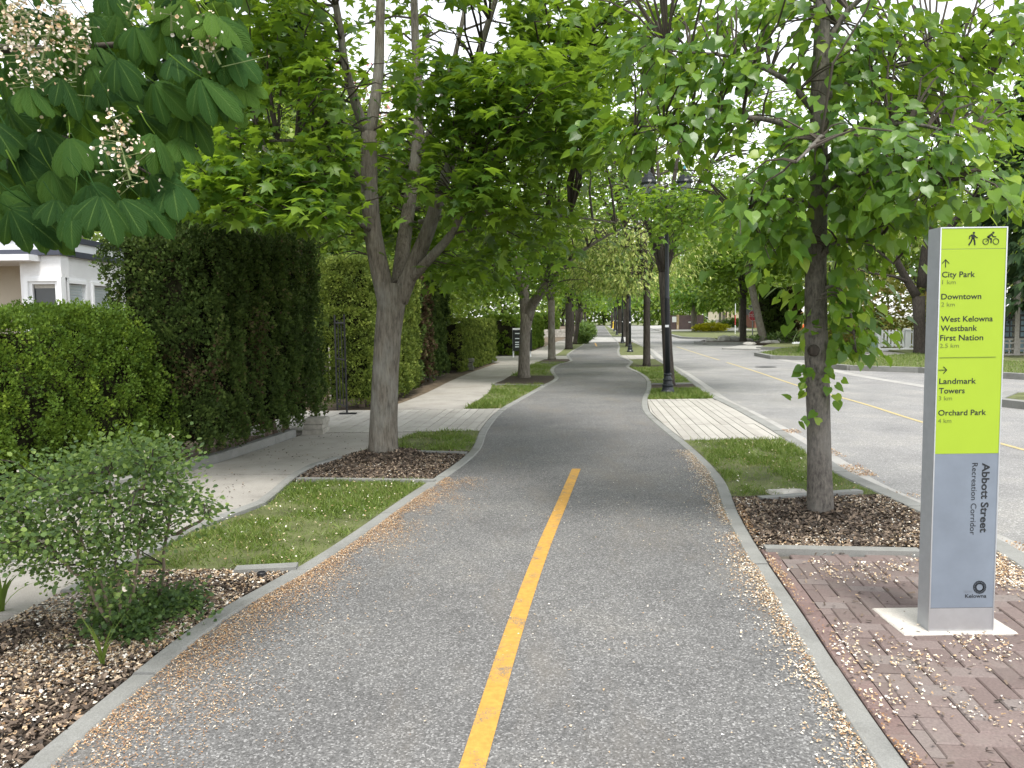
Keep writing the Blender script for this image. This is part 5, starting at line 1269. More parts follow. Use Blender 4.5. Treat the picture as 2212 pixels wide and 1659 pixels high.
# ------------------------------------------------------------------ flowering chestnut branch hanging in at the top left
rc_ = np.random.default_rng(901)
cbase = np.array([-3.35, 2.1, 0.0])
chest = thing('chestnut_tree', 'flowering horse chestnut with big drooping leaves reaching in at the top left', 'tree', cbase)
MB().tube([cbase + [0, 0, -.05], cbase + [0, 0, .3], cbase + [.02, .05, 1.3], cbase + [.05, .1, 2.2], cbase + [.1, .1, 3.4], cbase + [.15, .15, 4.6]], [.24, .19, .17, .165, .13, .06], 12).obj('trunk', MT['bark_m'], chest, smooth=True)
cl = []
for p in ([cbase + [.05, .1, 2.2], Q(-250, 90, 3.0), Q(60, 110, 3.5), Q(330, 90, 3.5), Q(470, 120, 3.4)], [cbase + [.05, .1, 2.0], Q(-300, 220, 2.9), Q(0, 270, 3.5), Q(230, 320, 3.45), Q(330, 380, 3.3)],
          [cbase + [.1, .1, 3.2], Q(-150, -300, 2.8), Q(150, -200, 3.1), Q(430, -140, 3.3)], [cbase + [.04, .1, 1.9], Q(-260, 380, 2.8), Q(-60, 400, 3.3), Q(100, 430, 3.3)]):
    p = np.array(p); cl.append(p)
    u = np.linspace(0, len(p) - 1, 14)
    pp = np.stack([np.interp(u, range(len(p)), p[:, k_]) for k_ in range(3)], 1); pp[1:-1] = (pp[:-2] + 2 * pp[1:-1] + pp[2:]) / 4
    MB().tube(pp, np.linspace(.032, .004, 14), 8).obj('limb', MT['twig'], chest, smooth=True)
def leaflet(L, W, n=19):
    V, F = [], []
    for i in range(n):
        t = i / (n - 1)
        w = W * (math.sin(math.pi * min(1, t ** 1.25 * .97 + .03)) ** .8) * (1 if t < .97 else .3) + .002
        if t > 0.93: w *= .55
        z0 = -.30 * L * t ** 2.0
        rip = (.011 if i % 2 else -.011) * L
        w *= 1.05 if i % 2 else .96
        V += [(-w, t * L + w * .3, z0 - w * .28 + rip), (-w * .5, t * L + w * .22, z0 - w * .02 + rip * 1.2), (0, t * L, z0 - .012 * L), (w * .5, t * L + w * .22, z0 - w * .02 + rip * 1.2), (w, t * L + w * .3, z0 - w * .28 + rip)]
    for i in range(n - 1):
        for k_ in range(4): F.append((i * 5 + k_, i * 5 + k_ + 1, (i + 1) * 5 + k_ + 1, (i + 1) * 5 + k_))
    return np.array(V), F
LXY = ([-1, -.5, 0, .5, 1] * 19, [i / 18 for i in range(19) for _ in range(5)])
def chest_leaf(seed, nl):
    r = np.random.default_rng(seed)
    V, F, A = [], [], []
    LX, LY = [], []
    for i in range(nl):
        a = (i - (nl - 1) / 2) / max(1, (nl - 1) / 2)
        L = (1 - .38 * abs(a)) * r.uniform(.9, 1.05)
        lv, lf = leaflet(L, L * .2 * r.uniform(.92, 1.1))
        lv = lv + [0, .05, 0]
        th = -a * 1.25
        dz = -.25 - .25 * abs(a) + r.normal(0, .08)
        c, s = math.cos(th), math.sin(th)
        c2, s2 = math.cos(dz), math.sin(dz)
        y, z = lv[:, 1] * c2 - lv[:, 2] * s2, lv[:, 1] * s2 + lv[:, 2] * c2
        lv = np.stack([lv[:, 0] * c - y * s, lv[:, 0] * s + y * c, z], 1)
        o = len(V)
        LX += LXY[0]; LY += LXY[1]
        V += list(lv); F += [tuple(q + o for q in f) for f in lf]; A += [np.clip(r.normal(0, .05), -.2, .2)] * len(lv)
    # stalk
    mb = MB().tube([(0, .06, 0), (0, -.25, .04), (0, -.6, .16)], [.012, .013, .016], 5)
    o = len(V)
    V += [np.array(v) for v in mb.v]; F += [tuple(q + o for q in f) for f in mb.f]; A += [.3] * len(mb.v); LX += [0.5] * len(mb.v); LY += [0.02] * len(mb.v)
    return V, F, A, LX, LY
cm = []
for i in range(10):
    V, F, A, LX, LY = chest_leaf(910 + i, [5, 7, 5, 7, 6][i % 5])
    me = bpy.data.meshes.new('leaf'); me.from_pydata([tuple(v) for v in V], [], F)
    at = me.attributes.new('rnd', 'FLOAT', 'POINT')
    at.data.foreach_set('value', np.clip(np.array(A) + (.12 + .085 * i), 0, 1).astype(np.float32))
    for nm_, dat in (('lx', LX), ('ly', LY)):
        at = me.attributes.new(nm_, 'FLOAT', 'POINT'); at.data.foreach_set('value', np.array(dat, np.float32))
    me.polygons.foreach_set('use_smooth', [True] * len(me.polygons))
    me.materials.append(MT['chest']); cm.append(me)
spots = []
for (px, py, d) in [(min(a, 485), min(b, 430 + .3 * max(0, b - 430)) - 5, c) for a, b, c in [(455, 30, 3.0), (380, 120, 3.0), (470, 110, 3.1), (430, 170, 2.95), (350, 40, 3.2), (290, 60, 3.0), (250, 130, 2.9), (330, 180, 3.0), (200, 40, 3.3), (120, 30, 3.3), (40, 20, 3.2), (30, 110, 3.1), (60, 190, 2.85), (130, 170, 2.9), (10, 220, 3.0), (180, 240, 3.0), (240, 230, 3.1), (300, 250, 3.15), (150, 300, 2.85), (210, 300, 2.95), (90, 280, 3.0), (30, 310, 2.95), (-30, 260, 2.9),
                    (330, 290, 2.9), (240, 380, 2.9), (190, 400, 2.75), (320, 380, 2.95), (370, 390, 3.0), (110, 370, 2.9), (50, 400, 2.9), (0, 420, 2.85), (120, 440, 2.8), (60, 480, 2.8), (-40, 460, 2.8), (215, 425, 2.7), (420, 60, 3.3), (510, 10, 3.2), (380, -20, 3.2), (-50, 100, 3.0), (-40, 360, 2.9), (160, 100, 3.5), (90, 330, 3.4), (200, 350, 3.4), (20, 360, 3.4), (130, 230, 3.45), (280, 180, 3.4), (60, 440, 3.3), (150, 420, 3.3), (250, 300, 3.4), (0, 150, 3.5), (60, 250, 3.5), (300, 350, 3.4), (330, 120, 3.45), (20, 470, 3.2), (110, 490, 3.1),
                    (480, 200, 3.15), (400, 240, 3.1), (260, 440, 2.8), (300, 430, 2.9), (160, 470, 2.75), (20, 510, 2.75), (90, 530, 2.9), (180, 330, 3.2), (100, 200, 3.3), (200, 190, 3.3), (30, 420, 3.3), (270, 400, 3.3), (350, 440, 3.0), (500, 60, 3.2), (540, 20, 3.3), (390, 300, 3.1), (-10, 330, 3.3), (230, 440, 3.2), (130, 520, 3.1), (60, 340, 3.1), (160, 260, 3.5), (300, 60, 3.5), (210, 100, 3.5), (370, 200, 3.5), (110, 290, 3.6), (40, 200, 3.6), (230, -40, 3.1), (100, -60, 3.2), (-20, -30, 3.1), (480, -60, 3.3), (30, 380, 3.1), (110, 400, 3.2), (190, 395, 3.3), (60, 400, 3.5), (140, 380, 3.6), (0, 300, 3.6), (70, 300, 3.7), (140, 180, 3.7), (220, 260, 3.7), (290, 300, 3.6), (20, 240, 3.2), (170, 330, 3.6), (330, 330, 3.5)] + [(a_, b_, 3.25 + .9 * q_) for a_, b_, q_ in zip(rc_.uniform(-40, 330, 46), rc_.uniform(0, 430, 46), rc_.random(46))] + [(a_, b_, 3.0 + .4 * q_) for a_, b_, q_ in zip(rc_.uniform(380, 540, 10), rc_.uniform(-30, 190, 10), rc_.random(10))]]:
    spots.append((px, py, d))
for i in range(75):                       # the part of the crown above and beside the frame
    p = ellipsoid(cbase + [.9, .7, 3.6], (1.7, 1.5, 1.0), 1, rc_, .3)[0]
    if proj(p)[1] < -60 or proj(p)[0] < -120: spots.append(p)
o3 = worigin(chest)
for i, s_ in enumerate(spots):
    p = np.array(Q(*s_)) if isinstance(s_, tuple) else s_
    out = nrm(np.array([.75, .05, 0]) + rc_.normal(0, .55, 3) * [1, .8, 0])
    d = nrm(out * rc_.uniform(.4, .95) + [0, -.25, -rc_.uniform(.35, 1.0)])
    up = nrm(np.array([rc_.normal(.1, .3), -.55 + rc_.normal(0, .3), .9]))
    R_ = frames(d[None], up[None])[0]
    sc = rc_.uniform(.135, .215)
    o = bpy.data.objects.new('leaf', cm[min(9, int(rc_.integers(0, 10) * .75 + (3.5 if proj(p)[0] > 390 and proj(p)[1] < 200 else 0)))])  # yellower, paler leaves toward the upper right: lit look put into their colour
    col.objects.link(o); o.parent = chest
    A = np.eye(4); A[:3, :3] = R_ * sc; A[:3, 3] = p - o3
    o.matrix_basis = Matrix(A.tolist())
FLOWER = fan([(.5, 0, .25), (.3, .35, .1), (-.1, .5, .3), (-.45, .25, .1), (-.5, -.2, .3), (-.1, -.5, .1), (.35, -.35, .3)], (0, 0, -.15))
for j, (px, py, d, hh, n) in enumerate([(60, 110, 2.85, .26, 190), (110, 60, 3.0, .24, 150), (20, 40, 2.95, .2, 120), (165, 95, 2.95, .18, 90), (262, 320, 2.85, .2, 130), (450, 85, 3.0, .16, 50), (440, 130, 3.05, .08, 14), (370, 45, 3.1, .06, 8), (330, 10, 3.1, .06, 8), (285, 15, 3.05, .08, 12)]):
    c = np.array(Q(px, py, d)); ax = nrm(np.array([rc_.normal(0, .3), rc_.normal(-.2, .2), .9]))
    t = rc_.random(n) - .5
    P = c + ax * (t * hh)[:, None] + rc_.normal(0, 1, (n, 3)) * (.036 * (1.2 - t))[:, None]
    dd = nrm(P - (c + ax * (t * hh)[:, None]))
    o = scatter('blossom_spike', FLOWER, P, frames(nrm(rc_.normal(0, 1, (n, 3))), dd), rc_.uniform(.009, .017, n), MT['blossom'], chest, 'stuff', rc_.random(n))
    mb = MB().tube([c - ax * hh * .6, c + ax * hh * .5], [.005, .002], 5)
    for q in P[::3]: mb.tube([c + ax * np.dot(q - c, ax) * .9, q], [.0018, .0014], 4, cap=False)
    mb.obj('flower_stalk', MT['stalk'], o)
# ------------------------------------------------------------------ wayfinding sign
F0 = G(1985 + 16, 1366); F1 = G(2148, 1369)
SX0, SX1 = float(F0[0]), float(F1[0])
SYF = float((F0[1] + F1[1]) / 2)
SD = 0.105
def sz(py): return float(Q(2080, py, SYF)[2])
def sx(px, py):                                        # sign-face x of a photo point, given the slight lean in the picture
    return float(Q(px, py, SYF)[0])
ST = sz(490.5)
sign = thing('wayfinding_sign', 'tall slim yellow-green and grey wayfinding sign on a white concrete pad', 'sign', ((SX0 + SX1) / 2, SYF, 0))
yf = SYF
m_ = .006
b = MB().box(SX0, yf, .0, SX1, yf + SD, ST)
b.obj('side_casing', MT['silverside'], sign)
e = MB()                                               # bright aluminium edge round the face
e.box(SX0, yf - .006, .012, SX0 + m_, yf - .0005, ST); e.box(SX1 - m_, yf - .006, .012, SX1, yf - .0005, ST); e.box(SX0 + m_, yf - .006, ST - m_, SX1 - m_, yf - .0005, ST)
e.obj('frame', MT['silver'], sign)
zb, zg, zy, zi = sz(1312), sz(979.5), sz(537.5), ST - m_
MB().box(SX0 + m_, yf - .004, .012, SX1 - m_, yf - .0005, zb - .002).obj('base_panel', MT['silver'], sign)
MB().box(SX0 + m_, yf - .004, zb, SX1 - m_, yf - .0005, zg - .002).obj('grey_panel', MT['signgrey'], sign)
MB().box(SX0 + m_, yf - .004, zg, SX1 - m_, yf - .0005, zy - .002).obj('yellow_panel', MT['signyellow'], sign)
MB().box(SX0 + m_, yf - .004, zy, SX1 - m_, yf - .0005, zi - .001).obj('header_panel', MT['signyellow'], sign)
MB().box(SX0 + .001, yf - .0035, zb - .003, SX1 - .001, yf - .0008, zb + .001).obj('seam', MT['iron'], sign)
def text(s, px, py, wpx, m, h=None, rot=False, bold=0.0):
    cu = bpy.data.curves.new('lettering', 'FONT')
    cu.body = s; cu.size = 1.0; cu.offset = bold
    cu.extrude = 0.0; cu.resolution_u = 3
    to = bpy.data.objects.new('tmp', cu); col.objects.link(to)
    dg = bpy.context.evaluated_depsgraph_get()
    me = bpy.data.meshes.new_from_object(to.evaluated_get(dg))
    bpy.data.objects.remove(to)
    n = len(me.vertices); v = np.zeros(n * 3, np.float32); me.vertices.foreach_get('co', v); v = v.reshape(-1, 3)
    x0, x1 = v[:, 0].min(), v[:, 0].max()
    W = wpx / FPX * SYF
    k = W / (x1 - x0)
    ky = k if h is None else h / FPX * SYF / 0.73
    V = np.zeros_like(v)
    o3 = worigin(sign)
    if not rot:
        V[:, 0] = (v[:, 0] - x0) * k + sx(px, py); V[:, 2] = v[:, 1] * ky + sz(py)
    else:                                              # reads downwards, letter tops to the right
        V[:, 2] = sz(py) - (v[:, 0] - x0) * k; V[:, 0] = sx(px, py + 60) + v[:, 1] * ky
    V[:, 1] = yf - .0052
    V = V - o3.astype(np.float32)
    me.vertices.foreach_set('co', V.ravel()); me.update()
    me.name = 'lettering'; me.materials.clear(); me.materials.append(m)
    o = bpy.data.objects.new('lettering', me); col.objects.link(o); o.parent = sign
for s, x, y, w, m, h in [('City Park', 2033.5, 598.5, 71, MT['ink'], 12.5), ('1 km', 2034, 613.5, 29, MT['ink2'], 9.5), ('Downtown', 2032, 646, 86, MT['ink'], 12.5), ('2 km', 2032, 661.5, 29, MT['ink2'], 9.5),
                         ('West Kelowna', 2031, 694.5, 112, MT['ink'], 12.5), ('Westbank', 2030.5, 714.5, 79, MT['ink'], 12.5), ('First Nation', 2029.5, 735, 93, MT['ink'], 12.5), ('2.5 km', 2029, 750.5, 41, MT['ink2'], 9.5),
                         ('Landmark', 2027.5, 828.5, 80, MT['ink'], 12.5), ('Towers', 2027, 849, 56, MT['ink'], 12.5), ('3 km', 2026.5, 864, 29, MT['ink2'], 9.5), ('Orchard Park', 2025.5, 896.5, 104, MT['ink'], 12.5), ('4 km', 2025, 912.5, 29, MT['ink2'], 9.5),
                         ('City of', 2080, 1279.5, 19, MT['ink3'], 6.5), ('Kelowna', 2083.5, 1290.5, 47, MT['ink'], 8.5)]:
    text(s, x, y, w, m, h, bold=.012 if m is MT['ink'] else 0)
text('Abbott Street', 2119, 1000, 155, MT['ink'], 17, True, .022)
text('Recreation Corridor', 2097, 1000, 160, MT['ink'], 13, True)
yi = yf - .0062
def flat(name, mb_pts, m=MT['ink']):                  # list of (px,py) polygons -> thin raised figures
    mb = MB()
    for pts in mb_pts:
        P = [(sx(a, c), sz(c)) for a, c in pts]
        n = len(P)
        A = sum(P[i][0] * P[(i + 1) % n][1] - P[(i + 1) % n][0] * P[i][1] for i in range(n))
        if A < 0: P = P[::-1]
        mb.add([(x, yi, z) for x, z in P] + [(x, yf - .003, z) for x, z in P], [tuple(range(n))] + [(i, i + n, (i + 1) % n + n, (i + 1) % n) for i in range(n)])
    return mb.obj(name, m, sign)
def stroke(pts, w):
    out = []
    for (a, b), (c, d) in zip(pts[:-1], pts[1:]):
        L = math.hypot(c - a, d - b) + 1e-9
        nx, ny = -(d - b) / L * w / 2, (c - a) / L * w / 2
        ex, ey = (c - a) / L * w * .3, (d - b) / L * w * .3
        out.append([(a + nx - ex, b + ny - ey), (c + nx + ex, d + ny + ey), (c - nx + ex, d - ny + ey), (a - nx - ex, b - ny - ey)])
    return out
def disc(x, y, r, n=14): return [(x + r * math.cos(2 * math.pi * i / n), y + r * math.sin(2 * math.pi * i / n)) for i in range(n)]
def ringp(x, y, r, w, n=20):
    return [[(x + (r + s * w / 2) * math.cos(2 * math.pi * (i + q) / n), y + (r + s * w / 2) * math.sin(2 * math.pi * (i + q) / n)) for q, s in ((0, 1), (1, 1), (1, -1), (0, -1))] for i in range(n)]
flat('walker_symbol', [disc(2102.5, 503.5, 2.3)] + [[(2097, 507), (2103, 506.5), (2104, 516), (2098, 516)]] + stroke([(2103, 508), (2106, 512), (2110, 514)], 2) + stroke([(2097.5, 508), (2093.5, 511), (2092.5, 516)], 2) + stroke([(2102, 515), (2104, 521), (2104.5, 529)], 2.8) + stroke([(2099, 515), (2097, 521), (2092, 529)], 2.8))
flat('cyclist_symbol', ringp(2128, 522.5, 6.2, 1.1) + ringp(2150, 522.5, 6.2, 1.1) + [disc(2144.5, 503.5, 2.2)] + stroke([(2133, 513), (2141, 507)], 4.2) + stroke([(2141, 507), (2144, 512), (2150, 512.5)], 1.9) + stroke([(2133, 513), (2140, 517), (2139.5, 525)], 2.6) + stroke([(2128, 522.5), (2135, 518)], .9))
flat('up_arrow', stroke([(2041.5, 577), (2041.5, 561)], 1.3) + stroke([(2034, 568.5), (2041.5, 560.5), (2049, 568.5)], 1.3))
flat('right_arrow', stroke([(2026.5, 798.5), (2043.5, 798.5)], 1.3) + stroke([(2037, 791.5), (2044, 798.5), (2037, 805.5)], 1.3))
flat('divider', [[(2028.5, 771.2), (2150, 771.2), (2150, 772.2), (2028.5, 772.2)]], MT['ink2'])
lg = []
cx_, cy_ = 2115, 1268
for i in range(15):                                   # woven ring emblem
    a = 2 * math.pi * i / 15
    for sgn in (1, -1):
        a2 = a + sgn * .75
        lg += stroke([(cx_ + 13.5 * math.cos(a), cy_ + 13.5 * math.sin(a)), (cx_ + 7.6 * math.cos(a2), cy_ + 7.6 * math.sin(a2))], .75)
flat('ring_emblem', lg + ringp(cx_, cy_, 13.4, .7, 24) + ringp(cx_, cy_, 7.6, .7, 20))

# ------------------------------------------------------------------ lamp posts
def copy_tree(o, parent=None):
    c = o.copy(); col.objects.link(c); c.parent = parent
    for ch in list(o.children): copy_tree(ch, c)
    return c
lp = thing('street_lamp', 'nearest black twin-headed lamp post on the grass beside the drive', 'street lamp', (0, 0, 0), 'black lamp posts between path and road')
MB().lathe([(.165, -.02), (.165, .02), (.155, .05), (.125, .09), (.115, .14), (.122, .17), (.122, .195), (.1, .21), (.095, .27), (.105, .29), (.105, .31), (.082, .33), (.07, .38), (.085, .4), (.085, .43), (.055, .445)], (0, 0, 0), 20).obj('base', MT['black'], lp, smooth=False)
MB().lathe([(.06, .43), (.052, 2.0), (.056, 2.02), (.056, 2.06), (.048, 2.08), (.04, 3.9), (.05, 3.92), (.05, 4.0), (.02, 4.1)], (0, 0, 0), 16).obj('pole', MT['black'], lp, smooth=True)
MB().box(-.055, -.058, 1.42, .02, -.048, 1.47).obj('tag_plate', MT['white'], lp)
for s in (-1, 1):
    MB().tube([(0, 0, 3.85), (s * .12, 0, 3.78), (s * .28, 0, 3.83), (s * .37, 0, 3.97), (s * .38, 0, 4.1)], .018, 8).obj('arm', MT['black'], lp, smooth=True)
    c = (s * .38, 0, 4.1)
    ln = MB().lathe([(.02, 0), (.075, .02), (.085, .07), (.06, .09)], c, 14).obj('lantern', MT['black'], lp)
    MB().lathe([(.055, .085), (.12, .16), (.15, .27), (.14, .34)], c, 14).obj('globe', MT['lampglass'], ln, smooth=True)
    MB().lathe([(.175, .335), (.18, .36), (.16, .4), (.13, .42), (.125, .46), (.095, .49), (.09, .53), (.05, .57), (.03, .62)], c, 14).obj('cap', MT['black'], ln)
    MB().lathe([(.022, .615), (.032, .64), (.02, .67), (.006, .7)], c, 10).obj('finial', MT['teal'], ln)
lamp_l = ['nearest black twin-headed lamp post on the grass beside the drive', 'second black lamp post, beside the tree in the third grass patch', 'third black lamp post at the edge of the path crossing', 'fourth small distant black lamp post past the crossing', 'farthest tiny black lamp post near the yellow post']
spots = [(1442.5, 850), (1361, 760), (1344.5, 741.5), (1332.5, 723.5), (1326.5, 716)]
for i, (px, py) in enumerate(spots):
    o = lp if i == 0 else copy_tree(lp)
    g = G(px, py)
    o.location = (float(g[0]), float(g[1]), 0)
    o['label'] = lamp_l[i]
    o.rotation_euler = (0, math.radians(-.5 if i == 0 else 0), math.radians(6 * i))

# ------------------------------------------------------------------ white house on the left
HX, HY = -8.0, 14.1
house = thing('white_house', 'white flat-roofed house with dark trim bands and a corner window behind the hedge', 'house', (HX - 2, HY + 2, 0))
zt1 = 2.86
def facade_front(x0, x1, y, holes, z0, z1, m, nm='wall', th=.25):       # wall facing -y with window openings (x0,x1,z0,z1)
    xs = sorted({x0, x1, *[h[0] for h in holes], *[h[1] for h in holes]}); zs = sorted({z0, z1, *[h[2] for h in holes], *[h[3] for h in holes]})
    mb = MB()
    for a, b in zip(xs[:-1], xs[1:]):
        for c, d in zip(zs[:-1], zs[1:]):
            if any(h[0] <= (a + b) / 2 <= h[1] and h[2] <= (c + d) / 2 <= h[3] for h in holes): continue
            mb.box(a, y, c, b, y + th, d)
    return mb.obj(nm, m, house)
wx0, wx1, wz1 = float(Q(52, 600, HY)[0]), float(Q(133, 600, HY)[0]), float(Q(90, 599, HY)[2])
W1 = (wx0, wx1, 1.25, wz1)
facade_front(float(Q(44, 600, HY)[0]), HX, HY, [W1], -.05, zt1, MT['stucco'])
# street-facing wall (x = HX) with two windows
def side_y(px): return HX * FPX / (px - CXP)                            # where a photo column meets the street wall
ya, yb, yc, yd = side_y(152), side_y(196), side_y(206), side_y(252)
wz = [1.15, 2.44]
mb = MB()
ysp = [HY + .25, ya, yb, yc, yd, HY + 3.4]
for a, b in zip(ysp[:-1], ysp[1:]):
    if (a, b) in ((ya, yb), (yc, yd)):
        mb.box(HX - .25, a, -.05, HX - .002, b, wz[0]); mb.box(HX - .25, a, wz[1], HX - .002, b, zt1)
    else: mb.box(HX - .25, a, -.05, HX - .002, b, zt1)
mb.obj('wall', MT['stucco'], house)
def trim(z0, z1, out, x0):
    mb = MB()
    mb.box(x0, HY - out, z0, HX + out, HY + .2, z1); mb.box(HX - .2, HY + .2, z0, HX + out, HY + 3.6, z1)
    return mb.obj('trim_band', MT['navy'], house)
trim(zt1, zt1 + .1, .08, -12.5)
MB().box(-12.6, HY + .02, zt1 + .1, HX - .02, HY + 3.5, zt1 + .27).obj('parapet', MT['white'], house)
mb = MB(); mb.box(-12.7, HY - .02, zt1 + .27, HX + .02, HY + 3.6, zt1 + .37); mb.obj('trim_band', MT['navy'], house)
# recessed porch on the left with its soffit
MB().box(-13, HY + 1.0, -.05, float(Q(44, 600, HY)[0]) + .01, HY + 1.2, zt1 - .003).obj('porch_wall', MT['beige'], house)
zs_ = float(Q(20, 566, HY)[2])
MB().box(-13, HY - .35, zs_, float(Q(88, 566, HY)[0]), HY + 1.0, zt1 - .004).obj('porch_canopy', MT['stucco'], house)
MB().box(-13, HY + 1.2, -.05, HX - .25, HY + 3.4, zt1 - .005).obj('rear_wall', MT['stucco'], house)
def win_front(x0, x1, z0, z1, y):
    f = MB(); t = .07
    f.box(x0, y - .03, z0, x0 + t, y + .12, z1); f.box(x1 - t, y - .03, z0, x1, y + .12, z1); f.box(x0 + t, y - .03, z1 - t, x1 - t, y + .12, z1); f.box(x0 + t, y - .03, z0, x1 - t, y + .12, z0 + t)
    zm = z0 + (z1 - z0) * .46
    f.box(x0 + t, y, zm, x1 - t, y + .1, zm + .07)
    t2 = .1
    f.box(x0 + t, y + .01, zm + .07, x0 + t2 + .03, y + .1, z1 - t); f.box(x1 - t2 - .03, y + .01, zm + .07, x1 - t, y + .1, z1 - t); f.box(x0 + t2 + .03, y + .01, z1 - t2 - .02, x1 - t2 - .03, y + .1, z1 - t)
    w = f.obj('window', MT['white'], house)
    MB().box(x0 + t, y + .06, z0 + t, x1 - t, y + .075, z1 - t).obj('pane', MT['glass'], w)
    MB().box(x0 + t2 + .04, y + .055, z1 - t2 - .09, x1 - t2 - .04, y + .059, z1 - t2 - .02).obj('roller_blind', MT['weathered'], w)
    return w
win_front(*W1[:2], W1[2], W1[3], HY)
for a, b in ((ya, yb), (yc, yd)):
    f = MB(); t = .06; x = HX
    f.box(x - .12, a, wz[0], x + .03, a + t, wz[1]); f.box(x - .12, b - t, wz[0], x + .03, b, wz[1]); f.box(x - .12, a + t, wz[1] - t, x + .03, b - t, wz[1]); f.box(x - .12, a + t, wz[0], x + .03, b - t, wz[0] + t)
    w = f.obj('window', MT['white'], house)
    s = MB()
    z = wz[0] + t
    while z < wz[1] - t - .02:
        s.add([(x - .075, a + t, z), (x - .075, b - t, z), (x - .045, b - t, z + .058), (x - .045, a + t, z + .058), (x - .08, a + t, z + .004), (x - .08, b - t, z + .004), (x - .05, b - t, z + .062), (x - .05, a + t, z + .062)], [(0, 1, 2, 3), (7, 6, 5, 4), (0, 4, 5, 1), (3, 2, 6, 7)])
        z += .055
    s.obj('blind', MT['blind'], w, kind='stuff')
    MB().box(x - .11, a + t, wz[0] + t, x - .1, b - t, wz[1] - t).obj('pane', MT['glass'], w)

# ------------------------------------------------------------------ small things on the left
def rocky(mb, c, dims, r, n=10):
    th = np.arange(n) * 2 * math.pi / n
    k = 1 + r.normal(0, .12, n)
    rows = [(1.0, -.1), (1.04, .35), (.8, .8), (.35, 1.0)]
    V = []
    for s, z in rows:
        j = 1 + r.normal(0, .06, n)
        V += [(c[0] + math.cos(a) * dims[0] * s * q * w, c[1] + math.sin(a) * dims[1] * s * q * w, c[2] + dims[2] * (z + r.normal(0, .05))) for a, q, w in zip(th, k, j)]
    F = [(i * n + q, i * n + (q + 1) % n, (i + 1) * n + (q + 1) % n, (i + 1) * n + q) for i in range(3) for q in range(n)] + [tuple(range(3 * n, 4 * n))]
    return mb.add(V, F)
rq = np.random.default_rng(77)
pc = G(678, 938)
pill = thing('stone_step_stack', 'three flat concrete blocks piled at the end of the tall dark hedge', 'block pile', (float(pc[0]), float(pc[1]), 0))
for i in range(3):
    x, y = float(pc[0]), float(pc[1]) + .15
    MB().cbox(x - .16 + rq.normal(0, .01), y - .2, .0 + i * .075, x + .15 + rq.normal(0, .012), y + .22, .071 + i * .075, .012).obj('block', MT['weathered'], pill)
pc = G(1008, 800)
pill = thing('stone_step_stack', 'low pile of mossy grey blocks at the end of the ragged dark hedge', 'block pile', (float(pc[0]), float(pc[1]), 0))
for i in range(3):
    x, y = float(pc[0]) - .1, float(pc[1]) + .2
    MB().cbox(x - .32 + rq.normal(0, .02), y - .2, i * .13, x + .3 + rq.normal(0, .02), y + .3, .12 + i * .13, .02).obj('block', MT['moss'], pill)
# open iron gate at the drive
gx, gy_ = -2.93, 13.9
gate = thing('iron_gate', 'narrow black iron gate standing open between the two tall hedges', 'gate', (gx, gy_, 0))
for t in (0, 1):
    MB().box(gx - t * .3 - .014, gy_ + t * .6 - .014, 0.0, gx - t * .3 + .014, gy_ + t * .6 + .014, 1.75).obj('gate_post', MT['iron'], gate)
for i in range(2, 6, 2):
    MB().box(gx - i * .05 - .008, gy_ + i * .1 - .008, .12, gx - i * .05 + .008, gy_ + i * .1 + .008, 1.65).obj('bar', MT['iron'], gate)
for z in (.12, .95, 1.6):
    MB().tube([(gx, gy_, z), (gx - .3, gy_ + .6, z)], .016, 6).obj('rail', MT['iron'], gate)
MB().box(gx - .1, gy_ - .2, .012, gx + .2, gy_ - .1, .03).obj('sill_plate', MT['iron'], gate)
g_ = G(726, 868)
post = thing('timber_post', 'grey timber post behind the iron gate', 'post', (float(g_[0]) - .2, float(g_[1]) + .8, 0))
MB().box(float(g_[0]) - .3, float(g_[1]) + .75, -.05, float(g_[0]) - .12, float(g_[1]) + .93, 1.1).obj('shaft', MT['weathered'], post)
# sprinkler by the concrete strip
g_ = G(565, 1247)
sp = thing('sprinkler_head', 'black pop-up sprinkler head beside the short concrete strip', 'sprinkler', g_)
MB().lathe([(.028, -.03), (.028, .03), (.022, .036), (.02, .02), (.001, .02)], g_, 12).obj('body', MT['iron'], sp)
MB().tube([np.array(g_) + [-.01, -.02, .01], np.array(g_) + [-.08, .06, .02], np.array(g_) + [-.22, .16, .012]], .006, 5).obj('hose', MT['stem'], sp)
g_ = G(1698, 1064)
tag(rocky(MB(), (float(g_[0]), float(g_[1]), -.02), (.2, .1, .05), rq).obj('flat_stone', MT['wallstone']), 'flat grey stone lying in the grass by the linden', 'stone')
# black notice board between the hedges
g_ = G(1119, 772)
x, y = float(g_[0]), float(g_[1])
nb = thing('notice_board', 'black notice board with white lines of text on white posts', 'sign', (x, y, 0))
MB().box(x - .22, y, .28, x + .62, y + .05, 1.2).obj('panel', MT['blackboard'], nb)
MB().box(x - .22, y - .01, 1.2, x + .62, y + .06, 1.28).obj('cap', MT['white'], nb)
for dx in (-.2, .55): MB().box(x + dx - .03, y + .055, -.05, x + dx + .03, y + .11, 1.25).obj('post', MT['white'], nb)
for z, w in ((1.02, .3), (.8, .38), (.64, .5), (.54, .42), (.44, .5)):
    MB().box(x - .12, y - .006, z, x - .12 + w, y - .002, z + .045).obj('text_line', MT['blind'], nb)
